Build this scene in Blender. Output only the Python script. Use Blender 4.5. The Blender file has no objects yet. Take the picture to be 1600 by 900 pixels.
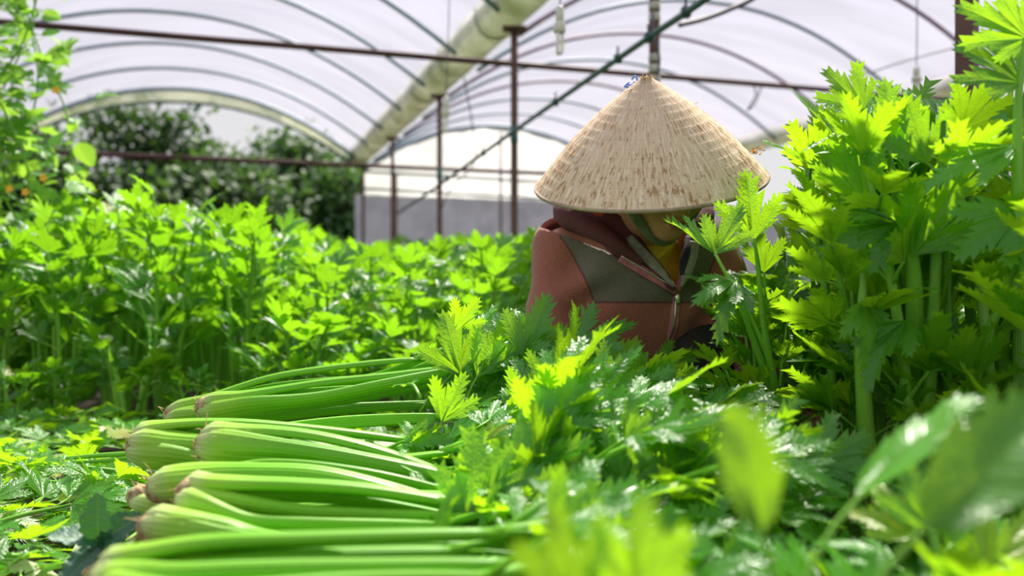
import bpy, bmesh, math, random
import numpy as np
from mathutils import Vector, Matrix, Euler

R = math.radians
SC = bpy.context.scene
COL = SC.collection
F = 1380.0            # focal length in pixels of the 1600 wide frame
CAMZ = 0.5

# ------------------------------------------------------------------ camera, light, exposure
cam_d = bpy.data.cameras.new('camera')
cam = bpy.data.objects.new('camera', cam_d)
COL.objects.link(cam)
cam.location = (0, 0, CAMZ)
cam.rotation_euler = (R(90), 0, 0)
cam_d.sensor_width = 36
cam_d.lens = F / 1600 * 36
cam_d.clip_start = 0.02
cam_d.dof.use_dof = True
cam_d.dof.focus_distance = 1.52
cam_d.dof.aperture_fstop = 2.6
SC.camera = cam
SC.view_settings.view_transform = 'Standard'
SC.view_settings.look = 'None'
SC.view_settings.gamma = 1
SC.view_settings.use_curve_mapping = False
SC.view_settings.exposure = 0.16

w = bpy.data.worlds.new('world'); SC.world = w; w.use_nodes = True
nt = w.node_tree; nt.nodes.clear()
tc = nt.nodes.new('ShaderNodeTexCoord'); sp = nt.nodes.new('ShaderNodeSeparateXYZ')
rp = nt.nodes.new('ShaderNodeValToRGB'); bg = nt.nodes.new('ShaderNodeBackground'); wo = nt.nodes.new('ShaderNodeOutputWorld')
nt.links.new(tc.outputs['Generated'], sp.inputs[0]); nt.links.new(sp.outputs[2], rp.inputs[0])
rp.color_ramp.elements[0].position = 0.0; rp.color_ramp.elements[0].color = (1.0, 0.98, 0.96, 1)
rp.color_ramp.elements[1].position = 0.8; rp.color_ramp.elements[1].color = (0.70, 0.74, 0.95, 1)
nt.links.new(rp.outputs[0], bg.inputs[0]); nt.links.new(bg.outputs[0], wo.inputs[0])
bg.inputs[1].default_value = 0.76

sun_d = bpy.data.lights.new('sun', 'SUN'); sun = bpy.data.objects.new('sun', sun_d); COL.objects.link(sun)
sun_d.energy = 10.5; sun_d.angle = R(5); sun_d.color = (1.0, 0.93, 0.80)
sun_from = Vector((0.15, 0.57, 0.84)).normalized()
sun.rotation_euler = sun_from.to_track_quat('Z', 'Y').to_euler()
sun.location = (6, 5, 9)

# ------------------------------------------------------------------ helpers
rnd = random.Random(7)

def P(px, py, d):
    return Vector(((px - 800) / F * d, d, CAMZ - (py - 450) / F * d))

TH = R(17.9); CT, ST = math.cos(TH), math.sin(TH)
def G(u, v, z=0.0):   # greenhouse axes: u across the bays, v along them
    return Vector((CT * u - ST * v, ST * u + CT * v, z))

def tag(o, label=None, cat=None, group=None, kind=None):
    if label: o['label'] = label
    if cat: o['category'] = cat
    if group: o['group'] = group
    if kind: o['kind'] = kind
    return o

def link(name, data, parent=None, mat=None):
    o = bpy.data.objects.new(name, data)
    COL.objects.link(o)
    if parent is not None: o.parent = parent
    if mat is not None and data is not None and not data.materials: data.materials.append(mat)
    return o

def mesh(name, V, Fc, mat=None, smooth=True, uv=None):
    me = bpy.data.meshes.new(name)
    me.from_pydata([tuple(v) for v in V], [], Fc)
    if uv is not None:
        l = me.uv_layers.new(name='UVMap')
        vi = np.empty(len(me.loops), np.int32); me.loops.foreach_get('vertex_index', vi)
        l.data.foreach_set('uv', np.asarray(uv, np.float32)[vi].ravel())
    if smooth: me.polygons.foreach_set('use_smooth', [True] * len(me.polygons))
    if mat: me.materials.append(mat)
    me.update()
    return me

class MB:
    """collects shapes into one mesh"""
    def __init__(s): s.V = []; s.F = []; s.U = []
    def add(s, V, Fc, U=None):
        n = len(s.V); s.V += [tuple(v) for v in V]; s.F += [tuple(i + n for i in f) for f in Fc]
        s.U += list(U) if U is not None else [(0, 0)] * len(V)
        return s
    def addm(s, V, Fc, U, M):
        return s.add([M @ Vector(v) for v in V], Fc, U)
    def mesh(s, name, mat=None, smooth=True): return mesh(name, s.V, s.F, mat, smooth, s.U)
    def build(s, name, mat=None, parent=None, smooth=True): return link(name, s.mesh(name, mat, smooth), parent)

def catmull(pts, n):
    p = np.array([tuple(q) for q in pts], float)
    if len(p) == 2: return p[0] + (p[1] - p[0]) * np.linspace(0, 1, n)[:, None]
    e = np.vstack([2 * p[0] - p[1], p, 2 * p[-1] - p[-2]])
    out = []
    for t in np.linspace(0, len(p) - 1 - 1e-9, n):
        i = int(t); f = t - i
        a, b, c, d = e[i], e[i + 1], e[i + 2], e[i + 3]
        out.append(.5 * ((2 * b) + (c - a) * f + (2 * a - 5 * b + 4 * c - d) * f * f + (3 * b - a - 3 * c + d) * f ** 3))
    return np.array(out)

def tube(pts, wid, thk=None, nseg=8, ref=(0, 0, 1), ribs=0.0, groove=0.0, n=None, v0=0.0, caps=True):
    """swept tube; wid/thk = half widths along the path (scalars or lists)"""
    P_ = catmull(pts, n) if n else np.array([tuple(q) for q in pts], float)
    N = len(P_)
    def prof(a):
        a = np.atleast_1d(np.array(a, float))
        return np.interp(np.linspace(0, 1, N), np.linspace(0, 1, len(a)), a)
    W = prof(wid); T = prof(thk if thk is not None else wid)
    Tn = np.gradient(P_, axis=0); Tn /= np.linalg.norm(Tn, axis=1)[:, None] + 1e-12
    up = np.array(ref, float)
    if abs(up @ Tn[0]) > .95: up = np.array((1.0, 0, 0)) if abs(Tn[0][0]) < .9 else np.array((0, 1.0, 0))
    th = np.arange(nseg) / nseg * 2 * math.pi
    cx = np.cos(th); sy = np.sin(th); rb = 1 + ribs * np.where(np.arange(nseg) % 2 == 0, 1, -1)
    cx = cx * rb; sy2 = sy * rb - groove * np.maximum(0, sy) ** 2
    V = []; U = []; s = v0
    for i in range(N):
        t = Tn[i]; up = up - (up @ t) * t; up /= np.linalg.norm(up) + 1e-12
        b = np.cross(t, up)
        if i: s += np.linalg.norm(P_[i] - P_[i - 1])
        ring = P_[i] + np.outer(cx * W[i], b) + np.outer(sy2 * T[i], up)
        V += [tuple(q) for q in ring]; U += [(k / nseg, s) for k in range(nseg)]
    Fc = []
    for i in range(N - 1):
        for k in range(nseg):
            a = i * nseg + k; b_ = i * nseg + (k + 1) % nseg
            Fc.append((a, b_, b_ + nseg, a + nseg))
    if caps:
        Fc.append(tuple(range(nseg - 1, -1, -1))); Fc.append(tuple((N - 1) * nseg + k for k in range(nseg)))
    return V, Fc, U

def boxv(c, s, M=None):
    cx, cy, cz = c; a, b, d = [q / 2 for q in s]
    V = [Vector((cx + x * a, cy + y * b, cz + z * d)) for x in (-1, 1) for y in (-1, 1) for z in (-1, 1)]
    if M: V = [M @ v for v in V]
    return V, [(0, 1, 3, 2), (4, 6, 7, 5), (0, 4, 5, 1), (2, 3, 7, 6), (0, 2, 6, 4), (1, 5, 7, 3)], None

def lathe(prof, n=16, M=None, jit=0, rr=None):
    V = []; U = []
    for j, (r, z) in enumerate(prof):
        for k in range(n):
            a = k / n * 2 * math.pi; q = r * (1 + (jit * (rr.random() - .5) if jit else 0))
            V.append(Vector((q * math.cos(a), q * math.sin(a), z))); U.append((k / n, z))
    Fc = [(j * n + k, j * n + (k + 1) % n, (j + 1) * n + (k + 1) % n, (j + 1) * n + k) for j in range(len(prof) - 1) for k in range(n)]
    Fc.append(tuple(range(n - 1, -1, -1))); Fc.append(tuple((len(prof) - 1) * n + k for k in range(n)))
    if M: V = [M @ v for v in V]
    return V, Fc, U

def orient(pos, d, up, s=1.0, roll=0.0):
    """matrix whose Y axis follows d and Z axis leans to up"""
    y = Vector(d).normalized(); u = Vector(up); u = u - u.dot(y) * y
    if u.length < 1e-4: u = Vector((1, 0, 0)) - y.x * y
    z = u.normalized(); x = y.cross(z)
    M = Matrix((x, y, z)).transposed().to_4x4()
    if roll: M = M @ Matrix.Rotation(roll, 4, 'Y')
    return Matrix.Translation(Vector(pos)) @ M @ Matrix.Diagonal((s, s, s, 1))

# ------------------------------------------------------------------ materials
class NT:
    def __init__(s, name):
        s.m = bpy.data.materials.new(name); s.m.use_nodes = True; s.t = s.m.node_tree; s.t.nodes.clear()
        s.out = s.t.nodes.new('ShaderNodeOutputMaterial')
    def n(s, ty, ins=None, **kw):
        nd = s.t.nodes.new('ShaderNode' + ty)
        for k, v in kw.items(): setattr(nd, k, v)
        for k, v in (ins or {}).items():
            if hasattr(v, 'outputs'): v = v.outputs[0]
            if isinstance(v, bpy.types.NodeSocket): s.t.links.new(v, nd.inputs[k])
            else: nd.inputs[k].default_value = v
        return nd
    def math(s, op, a, b=0.0, c=None, clamp=False):
        ins = {0: a, 1: b}
        if c is not None: ins[2] = c
        nd = s.n('Math', ins, operation=op); nd.use_clamp = clamp; return nd.outputs[0]
    def mix(s, f, a, b):
        nd = s.n('Mix', data_type='RGBA')
        for k, v in ((0, f), (6, a), (7, b)):
            if hasattr(v, 'outputs'): v = v.outputs[0]
            if isinstance(v, bpy.types.NodeSocket): s.t.links.new(v, nd.inputs[k])
            else: nd.inputs[k].default_value = v if k == 0 or len(v) == 4 else (*v, 1)
        return nd.outputs[2]
    def ramp(s, f, els, interp='LINEAR'):
        nd = s.n('ValToRGB', {0: f}); cr = nd.color_ramp; cr.interpolation = interp
        while len(cr.elements) < len(els): cr.elements.new(.5)
        for e, (p, c) in zip(cr.elements, els): e.position = p; e.color = (*c, 1) if len(c) == 3 else c
        return nd.outputs[0]
    def noise(s, vec, scale, detail=3, rough=.5):
        ins = {'Scale': scale, 'Detail': detail, 'Roughness': rough}
        if vec is not None: ins['Vector'] = vec
        return s.n('TexNoise', ins)
    def bump(s, h, st, dist=.01): return s.n('Bump', {'Height': h, 'Strength': st, 'Distance': dist}).outputs[0]
    def bsdf(s, col, rough=.5, normal=None, **kw):
        ins = {'Base Color': col if not isinstance(col, tuple) else (*col[:3], 1), 'Roughness': rough}
        if normal is not None: ins['Normal'] = normal
        ins.update({k.replace('_', ' '): v for k, v in kw.items()})
        return s.n('BsdfPrincipled', ins)
    def done(s, sh):
        s.t.links.new(sh.outputs[0], s.out.inputs[0]); return s.m

def leaf_mat(name, green, green2, trans, yellow=(.30, .34, .02), tf=.45, rough=.38, coat=.0):
    t = NT(name)
    oi = t.n('ObjectInfo'); uv = t.n('UVMap'); sx = t.n('SeparateXYZ', {0: uv})
    u, v = sx.outputs[0], sx.outputs[1]
    au = t.math('ABSOLUTE', u)
    # midrib of each lobe and side veins
    mid = t.math('SUBTRACT', 1.0, t.math('MULTIPLY', au, 9.0), clamp=True)
    side = t.math('FRACT', t.math('SUBTRACT', t.math('MULTIPLY', v, 9.0), t.math('MULTIPLY', au, .25)))
    side = t.math('SUBTRACT', 1.0, t.math('MULTIPLY', t.math('ABSOLUTE', t.math('SUBTRACT', side, .5)), 9.0), clamp=True)
    vein = t.math('MAXIMUM', mid, t.math('MULTIPLY', side, .55))
    tco = t.n('TexCoord'); nz = t.noise(tco.outputs['Object'], 9.0, 4)
    f = t.math('MULTIPLY_ADD', nz.outputs[0], .6, t.math('MULTIPLY_ADD', oi.outputs['Random'], .8, -.2), clamp=True)
    col = t.mix(f, green, green2)
    rare = t.math('GREATER_THAN', oi.outputs['Random'], .985)
    col = t.mix(rare, col, yellow)
    colv = t.mix(t.math('MULTIPLY', vein, .30), col, (.30, .48, .12))
    hgt = t.math('MULTIPLY_ADD', vein, -.7, t.math('MULTIPLY', t.noise(tco.outputs['Object'], 26.0, 2).outputs[0], .5))
    bn = t.bump(hgt, .20, .05)
    b = t.bsdf(colv, rough, bn)
    b.inputs['Specular IOR Level'].default_value = .75
    hv = t.n('HueSaturation', {'Color': (*trans, 1), 'Value': t.math('MULTIPLY_ADD', f, .5, .72)})
    tcol = t.mix(t.math('MULTIPLY', vein, .30), hv.outputs[0], (.18, .36, .02))
    tr = t.n('BsdfTranslucent', {'Color': tcol, 'Normal': bn})
    mx = t.n('MixShader', {0: tf, 1: b, 2: tr})
    return t.done(mx)

M_LEAF = leaf_mat('celery_leaf', (.032, .195, .010), (.080, .35, .016), (.46, .84, .012), tf=.50, rough=.32)
M_LEAFB = leaf_mat('bed_leaf', (.026, .165, .009), (.070, .31, .015), (.32, .70, .014), tf=.48, rough=.30)
M_VINE = leaf_mat('vine_leaf', (.05, .22, .03), (.16, .40, .06), (.42, .75, .06), tf=.5)
M_MINT = leaf_mat('mint_leaf', (.020, .11, .055), (.04, .17, .09), (.10, .35, .03), tf=.18, rough=.42)
M_PALE = leaf_mat('pale_leaf', (.50, .60, .34), (.66, .70, .50), (.6, .7, .25), tf=.35)
M_TREE = leaf_mat('tree_leaf', (.012, .06, .010), (.03, .12, .02), (.08, .18, .02), tf=.35, rough=.65)

def stalk_mat(name, base, low, high, sc=1.0):
    t = NT(name)
    uv = t.n('UVMap'); sx = t.n('SeparateXYZ', {0: uv}); u, v = sx.outputs[0], sx.outputs[1]
    oi = t.n('ObjectInfo'); tco = t.n('TexCoord')
    nz = t.noise(tco.outputs['Object'], 18, 3)
    vv = t.math('MULTIPLY_ADD', nz.outputs[0], .035, t.math('ADD', v, -.017))
    col = t.ramp(t.math('MULTIPLY', vv, sc), [(0.0, base), (.012, base), (.038, low), (.12, high), (1, high)])
    cmb = t.n('CombineXYZ', {0: t.math('MULTIPLY', u, 26), 1: t.math('MULTIPLY', v, 5)})
    st = t.noise(cmb, 1.0, 2)
    col = t.mix(t.math('MULTIPLY', st.outputs[0], .45), col, tuple(min(1, c * 1.55) for c in high))
    dn = t.noise(tco.outputs['Object'], 130, 2); dirt = t.math('GREATER_THAN', dn.outputs[0], .735)
    col = t.mix(t.math('MULTIPLY', dirt, .7), col, (.12, .09, .03))
    hv = t.n('HueSaturation', {'Color': col, 'Value': t.math('MULTIPLY_ADD', oi.outputs['Random'], .35, .85)})
    wv = t.n('TexWave', {'Vector': t.n('CombineXYZ', {0: u}), 'Scale': 5.0}, bands_direction='X')
    bn = t.bump(t.math('ADD', wv.outputs[1], t.math('MULTIPLY', st.outputs[0], .8)), .28, .002)
    b = t.bsdf(hv.outputs[0], .40, bn)
    b.inputs['Specular IOR Level'].default_value = .4
    b.inputs['Subsurface Weight'].default_value = 0.0
    tr = t.n('BsdfTranslucent', {'Color': hv.outputs[0]})
    return t.done(t.n('MixShader', {0: .10, 1: b, 2: tr}))
M_STALK = stalk_mat('cut_stalk', (.58, .62, .28), (.32, .55, .045), (.15, .44, .010))
M_STEM = stalk_mat('standing_stalk', (.38, .50, .16), (.26, .48, .07), (.17, .42, .035))
M_STEMY = stalk_mat('yellow_stalk', (.5, .5, .1), (.55, .5, .06), (.5, .5, .05))

def simple(name, col, rough=.6, nscale=None, namp=.3, bump=.0, col2=None, metallic=0.0, bscale=None, **kw):
    t = NT(name); c = (*col, 1); nrm = None
    tco = t.n('TexCoord')
    if nscale:
        nz = t.noise(tco.outputs['Object'], nscale, 5, .6)
        c = t.mix(nz.outputs[0] if False else t.ramp(nz.outputs[0], [(.35, (0, 0, 0)), (.65, (1, 1, 1))]), col, col2 if col2 else tuple(q * (1 - namp) for q in col))
    if bump:
        nrm = t.bump(t.noise(tco.outputs['Object'], bscale or nscale or 40, 4).outputs[0], bump, .01)
    b = t.bsdf(c, rough, nrm, Metallic=metallic, **kw)
    return t.done(b)

M_SOIL = simple('soil', (.055, .038, .024), .95, 14, bump=.8, col2=(.022, .016, .010))
M_ROOT = simple('cut_root', (.50, .40, .20), .8, 70, bump=.9, col2=(.20, .11, .035))
M_ROOTHAIR = simple('root_hair', (.60, .36, .13), .7, 60, col2=(.7, .5, .25))
M_RUST = simple('rusty_steel', (.095, .050, .040), .65, 9, bump=.25, col2=(.16, .085, .06), metallic=.2)
M_BEAM = simple('brown_beam', (.055, .022, .018), .6, 6, col2=(.09, .035, .03), metallic=.2)
M_ARCH = simple('grey_green_pipe', (.20, .30, .33), .5, 7, col2=(.28, .36, .40), metallic=.3)
M_ARCHB = simple('mauve_pipe', (.30, .22, .28), .5, 7, metallic=.2)
M_PIPE = simple('dark_green_pipe', (.028, .085, .080), .42, 30, col2=(.05, .12, .11))
M_TAPE = simple('white_tape', (.60, .60, .50), .7, 20)
M_LAMPB = simple('lamp_plastic', (.66, .68, .54), .35, 20, namp=.1)
M_TUBE = simple('lamp_glass', (.78, .78, .68), .2)
M_WIRE = simple('wire', (.11, .10, .12), .6)
M_WHITEWALL = simple('white_sheet', (.72, .73, .72), .6, .9, col2=(.82, .82, .80))
M_NETWALL = simple('grey_net', (.52, .53, .55), .8, 2.6, col2=(.74, .75, .76), bump=.3, bscale=300)
M_BARK = simple('bark', (.06, .045, .03), .9, 20, bump=.6)
M_SKIN = simple('skin', (.58, .27, .16), .45, 25, namp=.15, bump=.08, bscale=200, Subsurface_Weight=.0)
M_LIP = simple('lips', (.36, .11, .09), .4)
M_HAIR = simple('hair', (.012, .010, .009), .4, 60)
M_BLACK = simple('black_cloth', (.012, .010, .010), .85, 30, bump=.5, col2=(.03, .018, .012))
M_YEL = simple('yellow_cotton', (.72, .50, .03), .8, 60, namp=.2, bump=.3)
M_NAVY = simple('navy_cloth', (.018, .022, .05), .8, 60)
M_SCARF = simple('sage_scarf', (.20, .22, .15), .85, 50, bump=.5, col2=(.12, .14, .09))
M_MAROON = simple('maroon_fleece', (.14, .035, .045), .85, 40, bump=.3, col2=(.10, .028, .032))
M_PINK = simple('pink_trim', (.52, .20, .22), .75, 60, bump=.3, col2=(.40, .13, .14))
M_LINING = simple('grey_lining', (.34, .32, .27), .85, 60, bump=.3)
M_ZIP = simple('zip_metal', (.55, .55, .52), .25, metallic=.9)
M_BOOT = simple('rubber_boot', (.02, .03, .03), .4)
M_FLOWER = simple('yellow_petal', (.90, .52, .02), .6)
M_BLUE = simple('blue_thread', (.16, .28, .70), .7)
M_CHAFF = simple('orange_chaff', (.60, .28, .05), .8, 80)
M_DRY = simple('dry_leaf', (.72, .55, .36), .8, 50, col2=(.55, .36, .2), bump=.4)

def film_mat(name, col, tf, dirt=None):
    t = NT(name); tco = t.n('TexCoord')
    mp = t.n('Mapping', {0: tco.outputs['Object'], 3: (.35, 2.2, 1)})
    nz = t.noise(mp, 1.6, 4)
    c = t.mix(t.ramp(nz.outputs[0], [(.35, (0, 0, 0)), (.68, (1, 1, 1))]), tuple(min(1, q * 1.18) for q in col), tuple(q * .72 for q in col))
    if dirt: 
        nd = t.noise(tco.outputs['Object'], 3.5, 5, .7)
        c = t.mix(t.ramp(nd.outputs[0], [(.45, (0, 0, 0)), (.62, (1, 1, 1))]), c, dirt)
    a = t.n('BsdfTranslucent', {'Color': c}); d = t.n('BsdfDiffuse', {'Color': c})
    m1 = t.n('MixShader', {0: .25, 1: a, 2: d})
    tr = t.n('BsdfTransparent', {'Color': (.97, .96, 1, 1)})
    return t.done(t.n('MixShader', {0: tf, 1: m1, 2: tr}))
M_FILM = film_mat('plastic_film', (.47, .45, .56), .78)
M_VALANCE = film_mat('dirty_film', (.26, .28, .19), .22, dirt=(.10, .13, .07))

def gutter_mat():
    t = NT('gutter_metal'); tco = t.n('TexCoord')
    n1 = t.noise(tco.outputs['Object'], 2.5, 5, .65); 
    c = t.mix(t.ramp(n1.outputs[0], [(.38, (0, 0, 0)), (.62, (1, 1, 1))]), (.80, .81, .72), (.50, .53, .36))
    return t.done(t.n('MixShader', {0: .35, 1: t.bsdf(c, .5, t.bump(n1.outputs[0], .3)), 2: t.n('BsdfTranslucent', {'Color': c})}))
M_GUT = gutter_mat()

def hat_mat():
    t = NT('palm_leaf_hat')
    uv = t.n('UVMap'); sx = t.n('SeparateXYZ', {0: uv}); u, v = sx.outputs[0], sx.outputs[1]   # u around 0-1, v from tip 0 to brim 1
    c1 = t.n('CombineXYZ', {0: t.math('MULTIPLY', u, 230), 1: t.math('MULTIPLY', v, 7)})
    n1 = t.noise(c1, 1.0, 3)
    c2 = t.n('CombineXYZ', {0: t.math('MULTIPLY', u, 190), 1: t.math('MULTIPLY', v, 13)})
    n2 = t.noise(c2, 1.0, 4, .65)
    tco = t.n('TexCoord'); n3 = t.noise(tco.outputs['Object'], 11, 3)
    col = t.ramp(n1.outputs[0], [(.24, (.44, .27, .12)), (.35, (.76, .56, .35)), (.52, (.86, .68, .45)), (.70, (1.0, .88, .68))])
    f = t.ramp(t.math('MULTIPLY_ADD', n3.outputs[0], .35, t.math('MULTIPLY', n2.outputs[0], .8)), [(.60, (0, 0, 0)), (.68, (1, 1, 1))])
    col = t.mix(t.math('MULTIPLY', f, .85), col, (.42, .22, .07))
    wob = t.noise(t.n('CombineXYZ', {0: t.math('MULTIPLY', u, 40)}), 1.0, 2)
    ring = t.math('FRACT', t.math('MULTIPLY', t.math('MULTIPLY_ADD', wob.outputs[0], .02, v), 15))
    st = t.math('LESS_THAN', ring, .06)
    col = t.mix(t.math('MULTIPLY', st, .16), col, (.30, .20, .10))
    bn = t.bump(t.math('MULTIPLY_ADD', st, -.6, n1.outputs[0]), .9, .003)
    b = t.bsdf(col, .7, bn)
    tr = t.n('BsdfTranslucent', {'Color': col})
    return t.done(t.n('MixShader', {0: .15, 1: b, 2: tr}))
M_HAT = hat_mat()

def jacket_mat():
    t = NT('jacket_fleece')
    at = t.n('Attribute'); at.attribute_name = 'yoke'
    a2 = t.n('Attribute'); a2.attribute_name = 'seam'
    tco = t.n('TexCoord'); nz = t.noise(tco.outputs['Object'], 9, 4); nf = t.noise(tco.outputs['Object'], 420, 2)
    rose = t.mix(nz.outputs[0], (.36, .125, .080), (.27, .085, .058))
    grey = t.mix(nz.outputs[0], (.165, .150, .105), (.115, .105, .075))
    col = t.mix(t.math('GREATER_THAN', at.outputs['Fac'], 0.0), rose, grey)
    sm = t.math('LESS_THAN', t.math('ABSOLUTE', a2.outputs['Fac']), .0022)
    col = t.mix(t.math('MULTIPLY', sm, .8), col, (.10, .03, .03))
    hv = t.n('HueSaturation', {'Color': col, 'Value': t.math('MULTIPLY_ADD', nf.outputs[0], 1.3, .40)})
    bn = t.bump(t.math('MULTIPLY_ADD', sm, -1.0, nf.outputs[0]), .35, .003)
    b = t.bsdf(hv.outputs[0], .9, bn); b.inputs['Sheen Weight'].default_value = .25
    return t.done(b)
M_JACKET = jacket_mat()

# ------------------------------------------------------------------ ground and greenhouse
def ground():
    n = 90; V = []; xs = np.linspace(-14, 14, n); ys = np.linspace(-6, 26, n)
    for y in ys:
        for x in xs: V.append((x, y, -.012 + .01 * math.sin(x * 3.1) * math.sin(y * 2.3)))
    Fc = [(j * n + i, j * n + i + 1, (j + 1) * n + i + 1, (j + 1) * n + i) for j in range(n - 1) for i in range(n - 1)]
    tag(link('floor', mesh('floor', V, Fc, M_SOIL)), kind='structure')
    # low raised bed of soil under the harvest pile and the trimmings
    n = 60; V = []
    for j in range(n):
        for i in range(n):
            x = -1.9 + 3.6 * i / (n - 1); y = .25 + 2.2 * j / (n - 1)
            ex = min(1, max(0, (x + 1.9) / .25)) * min(1, max(0, (1.7 - x) / .25)); ey = min(1, max(0, (y - .25) / .2)) * min(1, max(0, (2.45 - y) / .45))
            V.append((x, y, -.02 + .085 * ex * ey + .006 * math.sin(x * 17) * math.cos(y * 13)))
    Fc = [(j * n + i, j * n + i + 1, (j + 1) * n + i + 1, (j + 1) * n + i) for j in range(n - 1) for i in range(n - 1)]
    tag(link('soil_bed', mesh('soil_bed', V, Fc, M_SOIL)), kind='structure')
ground()

ZG = CAMZ + 1.80      # gutter underside
U0, SPAN, RISE = 1.87, 4.6, .80
VEND, VFRONT = 12.5, -3.0
def arch_pts(ua, ub, v, rise=RISE, z0=ZG + .04, n=25):
    out = []
    for i in range(n):
        t = -1 + 2 * i / (n - 1)
        out.append(G((ua + ub) / 2 + t * (ub - ua) / 2, v, z0 + rise * (1 - abs(t) ** 2.1)))
    return out
for k, (ua, ub, vend) in enumerate([(-2.73, 1.72, VEND), (2.02, 6.47, 13.8), (-7.4, -3.0, VEND), (6.75, 11.2, 13.8)]):
    nv = 20; V = []; pu = 25
    for j in range(nv):
        v = VFRONT + (vend - VFRONT) * j / (nv - 1)
        V += [p + Vector((0, 0, .03 + .006 * math.sin(j * 2.1 + i))) for i, p in enumerate(arch_pts(ua, ub, v, n=pu))]
    Fc = [(j * pu + i, j * pu + i + 1, (j + 1) * pu + i + 1, (j + 1) * pu + i) for j in range(nv - 1) for i in range(pu - 1)]
    tag(link('ceiling' if k == 0 else 'ceiling.%03d' % k, mesh('roof_film', V, Fc, M_FILM)), kind='structure')
# arch ribs, one object per rib, children of nothing: each is a trim of the shell
vs = [12.5, 11.35, 10.2, 9.05, 7.9, 6.75, 5.6, 4.45, 3.3, 2.15, 1.0, -.2]
ti = 1
for v in vs:
    Vt = tube(arch_pts(-2.73, 1.72, v), .020 if v < 12 else .03, nseg=8)
    tag(link('trim_%d' % ti, mesh('arch_rib', *Vt[:2], M_ARCH)), kind='structure'); ti += 1
for i, v in enumerate([13.8, 12.7, 11.6, 10.5, 9.4, 8.3, 7.2, 6.1, 5.0, 3.9, 2.8, 1.7]):
    Vt = tube(arch_pts(2.02, 6.47, v), .019 if i else .035, nseg=8)
    tag(link('trim_%d' % ti, mesh('arch_rib', *Vt[:2], M_ARCHB if i % 2 and v < 12 and v > 6 else M_ARCH)), kind='structure'); ti += 1

def beam(name, a, b, r, mat, label, cat, nseg=8):
    V, Fc, U = tube([a, b], r, nseg=nseg, n=2)
    o = link(name, mesh(name, V, Fc, mat, nseg > 4, U)); tag(o, label, cat); return o
def relabel(o, label): o['label'] = label
beam('tie_beam', G(-3.4, 5.8, CAMZ + 1.546), G(7.5, 5.8, CAMZ + 1.546), .021, M_BEAM, 'long dark brown steel tie beam crossing the greenhouse just above the straw hat', 'beam')
beam('tie_beam', G(-3.4, 12.45, CAMZ + 1.72), G(7.5, 12.45, CAMZ + 1.72), .035, M_BEAM, 'rusty brown beam low at the far end below the arched opening', 'beam')
# gutter
def gutter(u):
    prof = [(-.15, .20), (-.145, .10), (-.11, .03), (-.05, 0), (.05, 0), (.11, .03), (.145, .10), (.15, .20), (.135, .20), (.13, .10), (.1, .045), (.045, .015), (-.045, .015), (-.1, .045), (-.13, .10), (-.135, .20)]
    V = []; nv = 24; m = len(prof)
    for j in range(nv):
        v = VFRONT + (12.9 - VFRONT) * j / (nv - 1)
        V += [G(u + a, v, ZG + b) for a, b in prof]
    Fc = [(j * m + i, j * m + (i + 1) % m, (j + 1) * m + (i + 1) % m, (j + 1) * m + i) for j in range(nv - 1) for i in range(m)]
    Fc += [tuple(range(m)), tuple((nv - 1) * m + i for i in range(m - 1, -1, -1))]
    return mesh('trough', V, Fc, M_GUT)
g = link('gutter', None); tag(g, 'broad pale dirty rain gutter running along the roof valley to the far end', 'gutter')
link('trough', gutter(U0 - .03), g)
for j in range(13):
    v = -2 + 1.15 * j; mb = MB()
    pr = [(-.16, .21), (-.155, .095), (-.115, .022), (-.05, -.01), (.05, -.01), (.115, .022), (.155, .095), (.16, .21)]
    V = [G(U0 - .03 + a, v + dv, ZG + b) for dv in (0, .04) for a, b in pr]; m = len(pr)
    V2 = [G(U0 - .03 + a * .97, v + dv, ZG + b + .006) for dv in (0, .04) for a, b in pr]
    Fc = [(i, i + 1, m + i + 1, m + i) for i in range(m - 1)]
    mb.add(V, Fc).add(V2, [f[::-1] for f in Fc]); mb.build('joint_band', M_GUT, g)
for s, nm in ((-2.88, 'left'), (6.61, 'right')):
    o = link('gutter', gutter(s)); tag(o, 'pale rain gutter at the %s side of the greenhouse roof' % nm, 'gutter')

# posts of the centre row
PV = [(1.88, 'square dark brown steel post rising behind the tall celery at the right', .026, 4), (3.70, 'brown post with white tape bands rising behind the tip of the straw hat', .025, 8),
      (5.80, 'rust brown post meeting the long tie beam left of the hat', .025, 8), (8.05, 'slim rusty post under the gutter with a white lamp hanging beside it', .025, 8),
      (10.5, 'thin rusty post where the dark green pipe ends low', .024, 8), (12.9, 'farthest thin rusty post at the end of the gutter', .024, 8)]
for v, lab, r, ns in PV:
    p = link('steel_post', None); p.location = G(U0 + .02, v, 0); tag(p, lab, 'post', 'steel posts under the gutter')
    V, Fc, U = tube([(0, 0, -.02), (0, 0, ZG + .02)], r * (1.25 if ns == 4 else 1), nseg=ns, n=6); link('shaft', mesh('shaft', V, Fc, M_RUST, ns > 4, U), p)
    V, Fc, U = boxv((0, 0, ZG - .01), (.16, .10, .02)); link('cap_plate', mesh('cap_plate', V, Fc, M_RUST, False), p)
    if v == 3.70:
        for z in (1.74, 1.79, 1.50, 1.55, 1.45):
            V, Fc, U = lathe([(r * 1.09, z), (r * 1.12, z + .015), (r * 1.09, z + .035)], 12); link('tape_band', mesh('tape_band', V, Fc, M_TAPE), p)
    if v in (5.80, 8.05):
        V, Fc, U = lathe([(r * 1.09, 1.50), (r * 1.15, 1.53), (r * 1.09, 1.62)], 12); link('tape_band', mesh('tape_band', V, Fc, M_PIPE), p)
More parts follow.
